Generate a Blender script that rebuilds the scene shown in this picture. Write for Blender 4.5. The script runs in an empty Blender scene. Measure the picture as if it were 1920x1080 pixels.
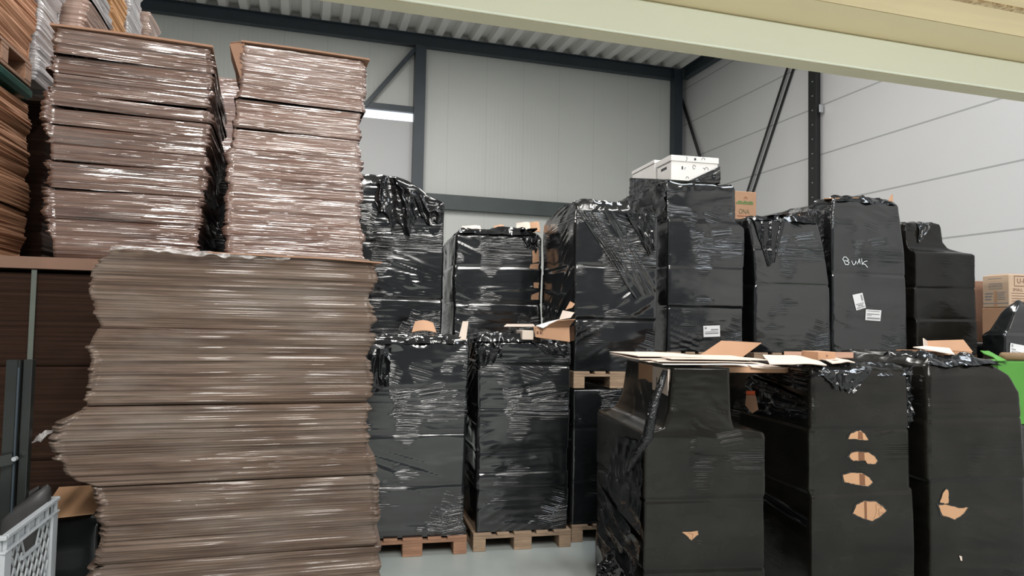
import bpy, math, random
import numpy as np
from mathutils import Vector, Matrix
from mathutils.bvhtree import BVHTree

random.seed(7)
COL = bpy.context.scene.collection
rad = math.radians

# ------------------------------------------------------------------ camera
F, H = 1320.0, 1.86
yaw, pitch, roll = rad(16.65), rad(2.67), rad(1.13)
_cy, _sy = math.cos(yaw), math.sin(yaw)
FW = np.array([_sy*math.cos(pitch), _cy*math.cos(pitch), math.sin(pitch)])
_r = np.array([_cy, -_sy, 0.0]); _u = np.cross(_r, FW)
RI = _r*math.cos(roll) + _u*math.sin(roll)
UP = -_r*math.sin(roll) + _u*math.cos(roll)
CAM = np.array([0, 0, H])
def ray(x, y): return FW + RI*(x-960)/F - UP*(y-540)/F
def at_depth(x, y, d): return CAM + ray(x, y)*d
def at_z(x, y, z): q = ray(x, y); return CAM + q*(z-H)/q[2]
def at_x(x, y, X): q = ray(x, y); return CAM + q*X/q[0]
def at_y(x, y, Y): q = ray(x, y); return CAM + q*Y/q[1]
def on_plane(x, y, P, n):
    q = ray(x, y); return CAM + q*((np.asarray(P)-CAM) @ n)/(q @ n)

cam = bpy.data.objects.new('Camera', bpy.data.cameras.new('Camera')); COL.objects.link(cam)
cam.data.sensor_width = 36; cam.data.lens = F/1920*36; cam.data.clip_start = 0.05
m = Matrix.Identity(4)
for i in range(3):
    m[i][0] = RI[i]; m[i][1] = UP[i]; m[i][2] = -FW[i]; m[i][3] = CAM[i]
cam.matrix_world = m
bpy.context.scene.camera = cam

# ------------------------------------------------------------------ numpy noise
def _h(i, j, k, s):
    n = (i*374761393 + j*668265263 + k*2147483647 + s*974634777) & 0xffffffff
    n = ((n ^ (n >> 13))*1274126177) & 0xffffffff
    n = ((n ^ (n >> 16))*2246822519) & 0xffffffff
    return ((n ^ (n >> 15)) & 0xffff)/32767.5 - 1.0
def noise(x, y, z, s=0):
    x, y, z = np.broadcast_arrays(np.asarray(x, float), np.asarray(y, float), np.asarray(z, float))
    i, j, k = (np.floor(v).astype(np.int64) for v in (x, y, z))
    fx, fy, fz = x-i, y-j, z-k
    fx, fy, fz = (v*v*(3-2*v) for v in (fx, fy, fz))
    o = 0
    for a in (0, 1):
        for b in (0, 1):
            for c in (0, 1):
                o = o + _h(i+a, j+b, k+c, s)*(fx if a else 1-fx)*(fy if b else 1-fy)*(fz if c else 1-fz)
    return o
def fbm(x, y, z, s=0, o=3):
    r, a, f = 0, 1.0, 1.0
    for q in range(o):
        r = r + a*noise(np.asarray(x)*f, np.asarray(y)*f, np.asarray(z)*f, s+q*17); a *= .5; f *= 2.03
    return r
def ridge(n, p=4): return np.clip(1-np.abs(n), 0, 1)**p

# ------------------------------------------------------------------ materials
def mat(name):
    M = bpy.data.materials.new(name); M.use_nodes = True
    nt = M.node_tree; b = nt.nodes['Principled BSDF']
    return M, nt, b
def N(nt, t, **kw):
    n = nt.nodes.new(t)
    for k, v in kw.items():
        if k in n.inputs: n.inputs[k].default_value = v
        else: setattr(n, k, v)
    return n
def coords(nt, scale, kind='Object'):
    tc = N(nt, 'ShaderNodeTexCoord'); mp = N(nt, 'ShaderNodeMapping'); mp.inputs['Scale'].default_value = scale
    nt.links.new(tc.outputs[kind], mp.inputs['Vector']); return mp.outputs['Vector']
def nz(nt, vec, scale=1, detail=3, rough=.5, dist=0):
    n = N(nt, 'ShaderNodeTexNoise', Scale=scale, Detail=detail, Roughness=rough, Distortion=dist)
    nt.links.new(vec, n.inputs['Vector']); return n.outputs['Fac']
def ramp(nt, fac, stops):
    r = N(nt, 'ShaderNodeValToRGB'); e = r.color_ramp.elements
    while len(e) < len(stops): e.new(0.5)
    for q, (p, c) in zip(e, stops):
        q.position = p; q.color = (*c, 1) if len(c) == 3 else c
    nt.links.new(fac, r.inputs['Fac']); return r.outputs['Color']
def mth(nt, op, a, b=None, clamp=False):
    n = N(nt, 'ShaderNodeMath', operation=op); n.use_clamp = clamp
    for i, v in enumerate((a, b)):
        if v is None: continue
        if isinstance(v, (int, float)): n.inputs[i].default_value = v
        else: nt.links.new(v, n.inputs[i])
    return n.outputs[0]
def bump(nt, h, strength, dist, normal=None):
    b = N(nt, 'ShaderNodeBump', Strength=strength, Distance=dist); nt.links.new(h, b.inputs['Height'])
    if normal is not None: nt.links.new(normal, b.inputs['Normal'])
    return b.outputs['Normal']
def warped(nt, amp, fscale, scale, tilt=0):
    """object coordinates whose height is bent by a slow noise, then stretched: streaks that sag and rise."""
    tc = N(nt, 'ShaderNodeTexCoord')
    n = N(nt, 'ShaderNodeTexNoise', Scale=fscale, Detail=1); nt.links.new(tc.outputs['Object'], n.inputs['Vector'])
    s = N(nt, 'ShaderNodeSeparateXYZ'); nt.links.new(tc.outputs['Object'], s.inputs[0])
    z = mth(nt, 'ADD', s.outputs[2], mth(nt, 'MULTIPLY', n.outputs['Fac'], amp))
    if tilt: z = mth(nt, 'ADD', z, mth(nt, 'MULTIPLY', mth(nt, 'ADD', s.outputs[0], s.outputs[1]), tilt))
    c = N(nt, 'ShaderNodeCombineXYZ')
    nt.links.new(s.outputs[0], c.inputs[0]); nt.links.new(s.outputs[1], c.inputs[1]); nt.links.new(z, c.inputs[2])
    mp = N(nt, 'ShaderNodeMapping'); mp.inputs['Scale'].default_value = scale
    nt.links.new(c.outputs[0], mp.inputs['Vector']); return mp.outputs['Vector']
def streaks(nt, amp, fscale, scale, power, mask_scale, lo, hi, tilt=0):
    """sparse raised creases in stretched film"""
    v = warped(nt, amp, fscale, scale, tilt)
    n = nz(nt, v, 1, 2)
    r = mth(nt, 'SUBTRACT', 1.0, mth(nt, 'ABSOLUTE', mth(nt, 'SUBTRACT', mth(nt, 'MULTIPLY', n, 4.0), 2.0)), True)
    r = mth(nt, 'POWER', r, power)
    mk = nz(nt, coords(nt, mask_scale), 1, 2)
    mk = ramp(nt, mk, [(lo, (0, 0, 0)), (hi, (1, 1, 1))])
    return mth(nt, 'MULTIPLY', r, mk)

def flat(name, c, rough=.6, metal=0, var=.12, vs=(6, 6, 6), coat=0, bmp=0):
    M, nt, b = mat(name)
    f = nz(nt, coords(nt, vs), 1, 4)
    nt.links.new(ramp(nt, f, [(.25, tuple(v*(1-var) for v in c)), (.75, tuple(min(1, v*(1+var)) for v in c))]), b.inputs['Base Color'])
    b.inputs['Roughness'].default_value = rough; b.inputs['Metallic'].default_value = metal
    b.inputs['Coat Weight'].default_value = coat
    if bmp: nt.links.new(bump(nt, f, .5, bmp), b.inputs['Normal'])
    return M

def film_black(name, base=(.0050, .0056, .0062), lo=.55, hi=.66, rough=.12, spec=.5):
    M, nt, b = mat(name)
    soft = nz(nt, coords(nt, (2.5, 2.5, 7)), 1, 2)
    nb = bump(nt, soft, .16, .03)
    for k, (tilt, sc, pw, a, dst) in enumerate(((.02, (.7, .7, 62), 5, 0, .005), (-.16, (.5, .5, 58), 7, .05, .006), (.28, (.5, .5, 52), 8, .07, .006))):
        h = streaks(nt, .02, .7, sc, pw, (1.7+.4*k, 1.7+.3*k, 2.6-.3*k), lo+a, hi+a, tilt)
        nb = bump(nt, h, .9, dst, nb)
    nt.links.new(nb, b.inputs['Normal'])
    d = nz(nt, coords(nt, (2.2, 2.2, 4.5)), 1, 4, .6)
    nt.links.new(ramp(nt, d, [(.35, base), (.7, tuple(v*1.9+.002 for v in base))]), b.inputs['Base Color']); b.inputs['Specular IOR Level'].default_value = spec; b.inputs['IOR'].default_value = 1.5 if spec < .5 else 1.72
    rr = ramp(nt, nz(nt, coords(nt, (2, 2, 3)), 1, 3), [(.35, (rough-.05,)*3), (.7, (rough+.10,)*3)])
    nt.links.new(rr, b.inputs['Roughness'])
    return M
BLK = film_black('black_stretch_film')
BLK2 = film_black('black_stretch_film_dusty', (.0062, .0057, .0046), .60, .70, .19, .3)
def film_crumple():
    M, nt, b = mat('black_film_crumpled')
    n = nz(nt, coords(nt, (16, 16, 16)), 1, 4, .6, .8)
    nt.links.new(bump(nt, n, .8, .03), b.inputs['Normal'])
    b.inputs['Base Color'].default_value = (.007, .0075, .0085, 1); b.inputs['Roughness'].default_value = .12
    return M
CRUMP = film_crumple()
def film_folded():
    M, nt, b = mat('black_film_folded')
    n = nz(nt, coords(nt, (6, 6, 6)), 1, 3, .55, 1.2)
    nt.links.new(bump(nt, n, .28, .05), b.inputs['Normal'])
    b.inputs['Base Color'].default_value = (.0075, .008, .009, 1); b.inputs['Roughness'].default_value = .13
    return M
FOLD = film_folded()

def card_wrapped(name, c1, c2, c3, lo, hi, coat=1.0):
    """edges of stacked cardboard sheets seen through a tight clear film (the film is the clear coat)"""
    M, nt, b = mat(name)
    v = warped(nt, .06, 1.6, (1.3, 1.3, 26))
    f1 = nz(nt, v, 1, 5, .65)
    col = ramp(nt, f1, [(.28, c1), (.5, c2), (.72, c3)])
    v2 = warped(nt, .05, 1.5, (1.1, 1.1, 150))
    f2 = nz(nt, v2, 1, 2, .6)
    mx = N(nt, 'ShaderNodeMix', data_type='RGBA', blend_type='MULTIPLY'); mx.inputs[0].default_value = .8
    nt.links.new(col, mx.inputs[6]); nt.links.new(ramp(nt, f2, [(.3, (.55, .5, .48)), (.62, (1.1, 1.08, 1.06))]), mx.inputs[7])
    # milky film haze
    hz = ramp(nt, nz(nt, coords(nt, (1.8, 1.8, 7)), 1, 4, .6), [(.45, (0, 0, 0)), (.75, (.55, .55, .55))])
    m2 = N(nt, 'ShaderNodeMix', data_type='RGBA'); nt.links.new(hz, m2.inputs[0])
    nt.links.new(mx.outputs[2], m2.inputs[6]); m2.inputs[7].default_value = (c3[0]*1.0, c3[1]*1.12, c3[2]*1.22, 1)
    nt.links.new(m2.outputs[2], b.inputs['Base Color'])
    b.inputs['Roughness'].default_value = .7; b.inputs['Specular IOR Level'].default_value = .25
    nt.links.new(bump(nt, f2, .6, .004), b.inputs['Normal'])
    b.inputs['Coat Weight'].default_value = coat; b.inputs['Coat Roughness'].default_value = .05; b.inputs['Coat IOR'].default_value = 2.1
    h1 = streaks(nt, .02, 1.0, (.6, .6, 60), 2.5, (1.3, 1.3, 2.4), lo, hi)
    soft = nz(nt, warped(nt, .02, 1.2, (.9, .9, 38)), 1, 2)
    nb = bump(nt, soft, .42, .02); nb = bump(nt, h1, .9, .010, nb)
    nt.links.new(nb, b.inputs['Coat Normal'])
    return M
CW_FRONT = card_wrapped('wrapped_cardboard_greyish', (.038, .022, .015), (.096, .064, .047), (.168, .128, .103), .60, .74, .07)
CW_S1 = card_wrapped('wrapped_cardboard_dark', (.042, .019, .013), (.115, .060, .043), (.185, .112, .088), .34, .50)
CW_S2 = card_wrapped('wrapped_cardboard_pink', (.092, .046, .034), (.175, .102, .080), (.25, .168, .142), .32, .48)
CW_BACK = card_wrapped('wrapped_cardboard_far', (.20, .12, .10), (.30, .20, .17), (.36, .27, .25), .5, .64)
def card_raw(name, c1, c2, c3, zscale=60):
    M, nt, b = mat(name)
    f1 = nz(nt, warped(nt, .015, 1.2, (.8, .8, zscale)), 1, 4, .7)
    nt.links.new(ramp(nt, f1, [(.3, c1), (.5, c2), (.7, c3)]), b.inputs['Base Color'])
    b.inputs['Roughness'].default_value = .85; b.inputs['Specular IOR Level'].default_value = .12
    nt.links.new(bump(nt, f1, .7, .006), b.inputs['Normal'])
    return M
CR_TAN = card_raw('cardboard_edges_tan', (.22, .10, .055), (.42, .22, .13), (.52, .30, .19))
CR_SHADE = card_raw('cardboard_edges_dark_shaded', (.010, .0045, .0025), (.019, .009, .0055), (.030, .015, .0095))  # dark kraft, with the shade behind the front stack darkened into it
CR_ORANGE = card_raw('cardboard_edges_orange', (.36, .18, .08), (.52, .29, .14), (.6, .36, .2))
def white_film(name, c):
    M, nt, b = mat(name)
    h = streaks(nt, .03, 1.2, (1.5, 1.5, 40), 3, (2, 2, 2), .42, .58)
    n = nz(nt, coords(nt, (7, 7, 7)), 1, 4)
    nt.links.new(bump(nt, h, .8, .01, bump(nt, n, .4, .02)), b.inputs['Normal'])
    f = nz(nt, coords(nt, (2, 2, 50)), 1, 3)
    nt.links.new(ramp(nt, f, [(.3, tuple(v*.8 for v in c)), (.7, c)]), b.inputs['Base Color'])
    b.inputs['Roughness'].default_value = .25; b.inputs['Coat Weight'].default_value = .6; b.inputs['Coat Roughness'].default_value = .08
    return M
WHT = white_film('white_stretch_film', (.56, .54, .55))
SILV = white_film('clear_film_over_card', (.42, .30, .25))

CARD = flat('cardboard', (.43, .245, .145), .8, var=.08, vs=(3, 3, 3))
CARD_L = flat('cardboard_pale', (.60, .50, .43), .8, var=.06, vs=(3, 3, 3))
CARD_L2 = flat('cardboard_light_brown', (.50, .36, .255), .8, var=.06, vs=(3, 3, 3))
CARD_D = flat('cardboard_dark_brown', (.28, .155, .10), .8, var=.1)  # darker brown board for cover sheets and the rear box
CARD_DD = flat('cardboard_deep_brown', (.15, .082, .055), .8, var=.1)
CARD_O = flat('cardboard_orange', (.43, .245, .135), .8, var=.06, vs=(3, 3, 3))
TAPE = flat('brown_tape', (.16, .065, .028), .35)
ORTAPE = flat('orange_tape', (.75, .12, .03), .5)
WHITEB = flat('white_board', (.72, .70, .68), .55, var=.04)
PAPER = flat('white_paper', (.68, .67, .68), .5, var=.05)
INK = flat('black_ink', (.03, .03, .035), .6)
GREYINK = flat('grey_ink', (.25, .25, .26), .6)
CHALK = flat('white_marker', (.62, .66, .68), .5)
GREENINK = flat('green_print', (.10, .20, .06), .6)
OLIVEINK = flat('olive_print', (.13, .13, .06), .6)
REDINK = flat('red_print', (.32, .10, .05), .6)
BROWNINK = flat('brown_print', (.14, .06, .035), .7)
STEEL = flat('anthracite_steel', (.026, .036, .046), .42, var=.15, vs=(2, 2, 2))
STEEL_G = flat('green_grey_steel', (.042, .055, .055), .45, var=.15, vs=(2, 2, 2))
STEEL_B = flat('black_steel', (.012, .0135, .013), .3, var=.2)
ZINC = flat('zinc_bolt', (.5, .52, .54), .35, .6)
CREAM = flat('cream_paint', (.88, .89, .77), .42, var=.03, vs=(2, 2, 2))
CREAM_SHADE = flat('cream_paint_shade', (.40, .36, .26), .5, var=.05)  # darker cream: the shade under the beam is put into the colour
GREYPL = flat('grey_plastic', (.36, .38, .40), .4, var=.06)
DARKPL = flat('dark_grey_plastic', (.028, .027, .027), .55, var=.2, vs=(20, 20, 20))
GREEN = flat('green_carton', (.065, .24, .03), .5, var=.06)
GREENT = flat('dark_green_band', (.012, .07, .055), .25, var=.3, vs=(9, 9, 9))
STRAP = flat('grey_green_strap', (.075, .085, .072), .4)
TUBE = flat('brown_paper_tube', (.19, .12, .06), .7)
def wood(name, c):
    M, nt, b = mat(name)
    f = nz(nt, coords(nt, (5, 40, 40)), 1, 4, .6, .3)
    nt.links.new(ramp(nt, f, [(.3, tuple(v*.55 for v in c)), (.7, c)]), b.inputs['Base Color'])
    b.inputs['Roughness'].default_value = .8; nt.links.new(bump(nt, f, .4, .004), b.inputs['Normal'])
    return M
WOOD = wood('pallet_wood', (.34, .235, .155)); WOOD_R = wood('pallet_wood_reddish', (.33, .175, .105))
def chip():
    M, nt, b = mat('chipboard')
    v = N(nt, 'ShaderNodeTexVoronoi', Scale=1.0); nt.links.new(coords(nt, (160, 160, 160)), v.inputs['Vector'])
    nt.links.new(ramp(nt, v.outputs['Color'], [(.2, (.30, .19, .09)), (.8, (.62, .47, .28))]), b.inputs['Base Color'])
    b.inputs['Roughness'].default_value = .8; return M
CHIP = chip()
TANB = flat('tan_board', (.58, .48, .30), .55, var=.04, vs=(2, 2, 2))
PALEB = flat('pale_board', (.80, .64, .40), .6, var=.12, vs=(2, 14, 2))

def clear_film():
    M, nt, b = mat('clear_loose_film')
    nt.nodes.remove(b)
    t = N(nt, 'ShaderNodeBsdfTransparent'); g = N(nt, 'ShaderNodeBsdfPrincipled', Roughness=.12)
    g.inputs['Base Color'].default_value = (.6, .58, .57, 1)
    n = nz(nt, coords(nt, (18, 18, 18)), 1, 4)
    nt.links.new(bump(nt, n, .8, .03), g.inputs['Normal'])
    mx = N(nt, 'ShaderNodeMixShader'); f = ramp(nt, n, [(.4, (.2,)*3), (.7, (.75,)*3)])
    nt.links.new(f, mx.inputs[0]); nt.links.new(t.outputs[0], mx.inputs[1]); nt.links.new(g.outputs[0], mx.inputs[2])
    nt.links.new(mx.outputs[0], nt.nodes['Material Output'].inputs['Surface']); return M
CLEAR = clear_film()

def lined(name, c, axis, pitch, off, width, lc, micro=None, rough=.45, grad=None):
    M, nt, b = mat(name)
    tc = N(nt, 'ShaderNodeTexCoord'); s = N(nt, 'ShaderNodeSeparateXYZ'); nt.links.new(tc.outputs['Object'], s.inputs[0])
    a = mth(nt, 'DIVIDE', mth(nt, 'ADD', s.outputs[axis], -off), pitch)
    d = mth(nt, 'ABSOLUTE', mth(nt, 'SUBTRACT', mth(nt, 'FRACT', mth(nt, 'ADD', a, .5)), .5))
    k = mth(nt, 'LESS_THAN', d, width/2/pitch)
    f = nz(nt, coords(nt, (.5, .5, .5)), 1, 3)
    base = ramp(nt, f, [(.3, tuple(v*.95 for v in c)), (.7, c)])
    mx = N(nt, 'ShaderNodeMix', data_type='RGBA'); nt.links.new(k, mx.inputs[0]); nt.links.new(base, mx.inputs[6]); mx.inputs[7].default_value = (*lc, 1)
    nt.links.new(mx.outputs[2], b.inputs['Base Color']); b.inputs['Roughness'].default_value = rough
    if micro:
        w = mth(nt, 'SINE', mth(nt, 'MULTIPLY', s.outputs[axis], 2*math.pi/micro))
        nt.links.new(bump(nt, w, .12, .004), b.inputs['Normal'])
    return M
WALL_B = lined('back_wall_panel', (.52, .53, .51), 0, 1.0, .42, .007, (.36, .37, .36), .1, .4)
_za, _zb = at_x(1540, 197.9, 10.14)[2], at_x(1540, 474.8, 10.14)[2]
WALL_R = lined('right_wall_panel', (.53, .525, .53), 2, float(_za-_zb)/3, float(_za), .030, (.30, .30, .30), None, .45)
WALL_P = flat('plain_wall', (.5, .5, .48), .6, var=.03, vs=(.5, .5, .5))
DOORM = flat('door_panel', (.46, .46, .47), .5, var=.03, vs=(.5, .5, .5))
ROOFM = flat('roof_deck', (.72, .70, .68), .5, var=.04, vs=(.5, .5, .5))
def floor_mat():
    M, nt, b = mat('painted_concrete')
    f = nz(nt, coords(nt, (1.3, 1.3, 1.3)), 1, 6, .6)
    g = nz(nt, coords(nt, (.6, 5, 1)), 1, 3)
    c = ramp(nt, f, [(.3, (.30, .33, .315)), (.7, (.38, .41, .395))])
    nt.links.new(c, b.inputs['Base Color']); b.inputs['Roughness'].default_value = .38
    nt.links.new(bump(nt, g, .08, .01), b.inputs['Normal']); return M
FLOORM = floor_mat()
def glow(name, c, s):
    M, nt, b = mat(name)
    b.inputs['Base Color'].default_value = (*c, 1)
    b.inputs['Emission Color'].default_value = (*c, 1); b.inputs['Emission Strength'].default_value = s
    return M
PANE = glow('daylight_pane', (.85, .92, 1.0), .95)

# ------------------------------------------------------------------ mesh helpers
def link(name, me, material, parent=None, label=None, smooth=False):
    o = bpy.data.objects.new(name, me); COL.objects.link(o)
    if material: me.materials.append(material)
    if parent is not None: o.parent = parent
    if label: o['label'] = label
    if smooth: me.polygons.foreach_set('use_smooth', np.ones(len(me.polygons), bool))
    return o
def mesh_np(name, V, Fq):
    me = bpy.data.meshes.new(name)
    V = np.asarray(V, np.float32).reshape(-1, 3); Fq = np.asarray(Fq, np.int32)
    k = Fq.shape[1]
    me.vertices.add(len(V)); me.vertices.foreach_set('co', V.ravel())
    me.loops.add(Fq.size); me.loops.foreach_set('vertex_index', Fq.ravel())
    me.polygons.add(len(Fq)); me.polygons.foreach_set('loop_start', np.arange(0, Fq.size, k, dtype=np.int32))
    me.polygons.foreach_set('loop_total', np.full(len(Fq), k, np.int32))
    me.update(calc_edges=True); return me
def mesh_py(name, V, Fs):
    me = bpy.data.meshes.new(name); me.from_pydata([tuple(map(float, v)) for v in V], [], Fs); me.update(); return me
def tag(o, label, cat=None, group=None, kind=None):
    o['label'] = label
    if cat: o['category'] = cat
    if group: o['group'] = group
    if kind: o['kind'] = kind
    return o
def empty(name, label, cat, loc=(0, 0, 0), rz=0, group=None):
    o = bpy.data.objects.new(name, None); COL.objects.link(o)
    o.location = tuple(float(v) for v in loc); o.rotation_euler = (0, 0, rz); o.empty_display_size = .2
    tag(o, label, cat, group); return o
class MB:
    """collects boxes, prisms and tubes of one part"""
    def __init__(s): s.V = []; s.F = []
    def box(s, x0, x1, y0, y1, z0, z1, M=None, b=0):
        n = len(s.V)
        if b:
            # chamfered box: inset rings
            for z, q in ((z0, b), (z0+b, 0), (z1-b, 0), (z1, b)):
                pts = [(x0+q+b*0, y0+q), (x1-q, y0+q), (x1-q, y1-q), (x0+q, y1-q)]
                c = b
                ring = []
                for (px, py), (dx, dy) in zip(pts, ((1, 1), (-1, 1), (-1, -1), (1, -1))):
                    if (dx, dy) in ((1, 1), (-1, -1)): ring += [(px, py+dy*c), (px+dx*c, py)]
                    else: ring += [(px+dx*c, py), (px, py+dy*c)]
                s.V += [M @ Vector((*p, z)) if M else (*p, z) for p in ring]
            for i in range(3):
                for j in range(8):
                    a = n+i*8+j; d = n+i*8+(j+1) % 8; s.F.append((a, d, d+8, a+8))
            s.F.append(tuple(n+7-j for j in range(8))); s.F.append(tuple(n+24+j for j in range(8)))
            return s
        P = [(x0, y0, z0), (x1, y0, z0), (x1, y1, z0), (x0, y1, z0), (x0, y0, z1), (x1, y0, z1), (x1, y1, z1), (x0, y1, z1)]
        s.V += [M @ Vector(p) if M else p for p in P]
        s.F += [tuple(n+i for i in f) for f in ((3, 2, 1, 0), (4, 5, 6, 7), (0, 1, 5, 4), (1, 2, 6, 5), (2, 3, 7, 6), (3, 0, 4, 7))]
        return s
    def bar(s, a, b, w, h, up=(0, 0, 1)):
        a, b = Vector(a), Vector(b); d = b-a; L = d.length; d.normalize()
        x = d.cross(Vector(up)).normalized(); z = x.cross(d)
        M = Matrix((x, d, z)).transposed().to_4x4(); M.translation = a
        return s.box(-w/2, w/2, 0, L, -h/2, h/2, M)
    def tube(s, pts, r, n=8, caps=True):
        pts = [Vector(p) for p in pts]; base = len(s.V)
        for i, p in enumerate(pts):
            d = (pts[min(i+1, len(pts)-1)]-pts[max(i-1, 0)]).normalized()
            x = d.cross(Vector((.13, .2, 1))).normalized(); y = d.cross(x)
            rr = r[i] if isinstance(r, (list, tuple)) else r
            for k in range(n):
                t = 2*math.pi*k/n; s.V.append(p+x*rr*math.cos(t)+y*rr*math.sin(t))
        for i in range(len(pts)-1):
            for k in range(n):
                a = base+i*n+k; b = base+i*n+(k+1) % n; s.F.append((a, b, b+n, a+n))
        if caps:
            s.F.append(tuple(base+n-1-k for k in range(n))); e = base+(len(pts)-1)*n; s.F.append(tuple(e+k for k in range(n)))
        return s
    def poly(s, pts):
        n = len(s.V); s.V += list(pts); s.F.append(tuple(range(n, n+len(pts)))); return s
    def build(s, name, material, parent=None, label=None, smooth=False):
        return link(name, mesh_py(name, s.V, s.F), material, parent, label, smooth)
def struct(o, label=None):
    o['kind'] = 'structure'
    if label: o['label'] = label
    return o
def text_mesh(body, size, name='lettering'):
    cu = bpy.data.curves.new('tmp_text', 'FONT'); cu.body = body; cu.size = size; cu.align_x = 'CENTER'; cu.align_y = 'CENTER'
    t = bpy.data.objects.new('tmp_text', cu); COL.objects.link(t)
    dg = bpy.context.evaluated_depsgraph_get(); dg.update()
    me = bpy.data.meshes.new_from_object(t.evaluated_get(dg))
    bpy.data.objects.remove(t); bpy.data.curves.remove(cu); me.name = name
    return me
def lettering(body, size, material, parent, origin, xdir, label=None, sx=1.0, name='lettering'):
    """flat letters in the plane of xdir and z; origin in the parent's frame"""
    me = text_mesh(body, size, name); x = Vector(xdir).normalized(); z = Vector((0, 0, 1)); o = Vector(origin)
    for v in me.vertices: v.co = o + x*v.co.x*sx + z*v.co.y
    me.materials.clear()
    return link(name, me, material, parent, label)

# ------------------------------------------------------------------ frame of a load: u along its front, v into its depth
class Frame:
    def __init__(s, xl, yl, D, rz=-4.4, xr=None, W=None, FL=None):
        s.rz = rad(rz); s.U = np.array([math.cos(s.rz), math.sin(s.rz), 0]); s.Vd = np.array([-s.U[1], s.U[0], 0])
        A = at_depth(xl, yl, D) if FL is None else np.array([FL[0], FL[1], 0.])
        s.o = np.array([A[0], A[1], 0.])
        if W is None:
            P = on_plane(xr, yl, s.o, s.Vd); W = float((P-s.o) @ s.U)
        s.W = W
    def fp(s, x, y, v=0.0):
        P = on_plane(x, y, s.o+s.Vd*v, s.Vd)-s.o
        return float(P @ s.U), float(P[2])
    def zp(s, x, y, z):
        P = at_z(x, y, z)-s.o; return float(P @ s.U), float(P @ s.Vd)
    def w(s, u, v, z): return s.o+s.U*u+s.Vd*v+np.array([0, 0, z])

# ------------------------------------------------------------------ loads as lofted, displaced skins
def perim(W, L, r, du, na=5):
    a, b, nx, ny, ss = [], [], [], [], []
    nF = max(2, int((W-2*r)/du)); nS = max(2, int((L-2*r)/du))
    s = 0
    def side(n, a0, a1, b0, b1, nn, length):
        nonlocal s
        for i in range(n):
            t = i/n; a.append(a0+(a1-a0)*t); b.append(b0+(b1-b0)*t); nx.append(nn[0]); ny.append(nn[1]); ss.append(s+length*t)
        s += length
    def arc(ca, cb, t0):
        nonlocal s
        for i in range(na):
            t = t0+math.pi/2*i/na; a.append(ca); b.append(cb); nx.append(math.cos(t)); ny.append(math.sin(t)); ss.append(s+r*1.57*i/na)
        s += r*1.57
    side(nF, 0, 1, 0, 0, (0, -1), W-2*r); arc(1, 0, -math.pi/2)
    side(nS, 1, 1, 0, 1, (1, 0), L-2*r); arc(1, 1, 0)
    side(nF, 1, 0, 1, 1, (0, 1), W-2*r); arc(0, 1, math.pi/2)
    side(nS, 0, 0, 1, 0, (-1, 0), L-2*r); arc(0, 0, math.pi)
    return tuple(np.array(q) for q in (a, b, nx, ny, ss))
def loft(name, W, L, zs, prof, r, du, disp, top=None, closed_bottom=True):
    """prof: [(z, left, right, front, back insets)] ; disp(X,Y,Z,nx,ny,s)->outward metres ; top: (rings, fn(x,y,k)->dz)"""
    a, b, nx, ny, ss = perim(W, L, r, du)
    zs = np.asarray(zs, float); P = np.array(prof, float); P = P[np.argsort(P[:, 0])]
    il, ir, i_f, ib = (np.interp(zs, P[:, 0], P[:, k])[:, None] for k in (1, 2, 3, 4))
    X = il+r+(W-il-ir-2*r)*a+r*nx; Y = i_f+r+(L-i_f-ib-2*r)*b+r*ny
    Z = np.repeat(zs[:, None], len(a), 1)
    NX = np.repeat(nx[None], len(zs), 0); NY = np.repeat(ny[None], len(zs), 0); S = np.repeat(ss[None], len(zs), 0)
    d, dz = disp(X, Y, Z, NX, NY, S)
    X = X+NX*d; Y = Y+NY*d; Z = Z+dz
    V = [np.stack([X, Y, Z], -1).reshape(-1, 3)]; n = len(a); nr = len(zs)
    K, fn = top or (4, lambda x, y, k: 0*x)
    cx, cy = X[-1].mean(), Y[-1].mean()
    for k in range(1, K+1):
        f = 1-k/(K+.3)
        x = cx+(X[-1]-cx)*f; y = cy+(Y[-1]-cy)*f
        V.append(np.stack([x, y, Z[-1]*f**.5+(1-f**.5)*Z[-1].mean()+fn(x, y, k/K)], -1))
    V = np.concatenate(V); R = nr+K
    i = np.arange(R-1)[:, None]*n; j = np.arange(n)[None]; j2 = (j+1) % n
    Q = np.stack([i+j, i+j2, i+n+j2, i+n+j], -1).reshape(-1, 4)
    me = mesh_np(name, V, Q)
    return me
def seg_z(z0, z1, dz): return np.linspace(z0, z1, max(3, int(round((z1-z0)/dz))+1))

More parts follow.
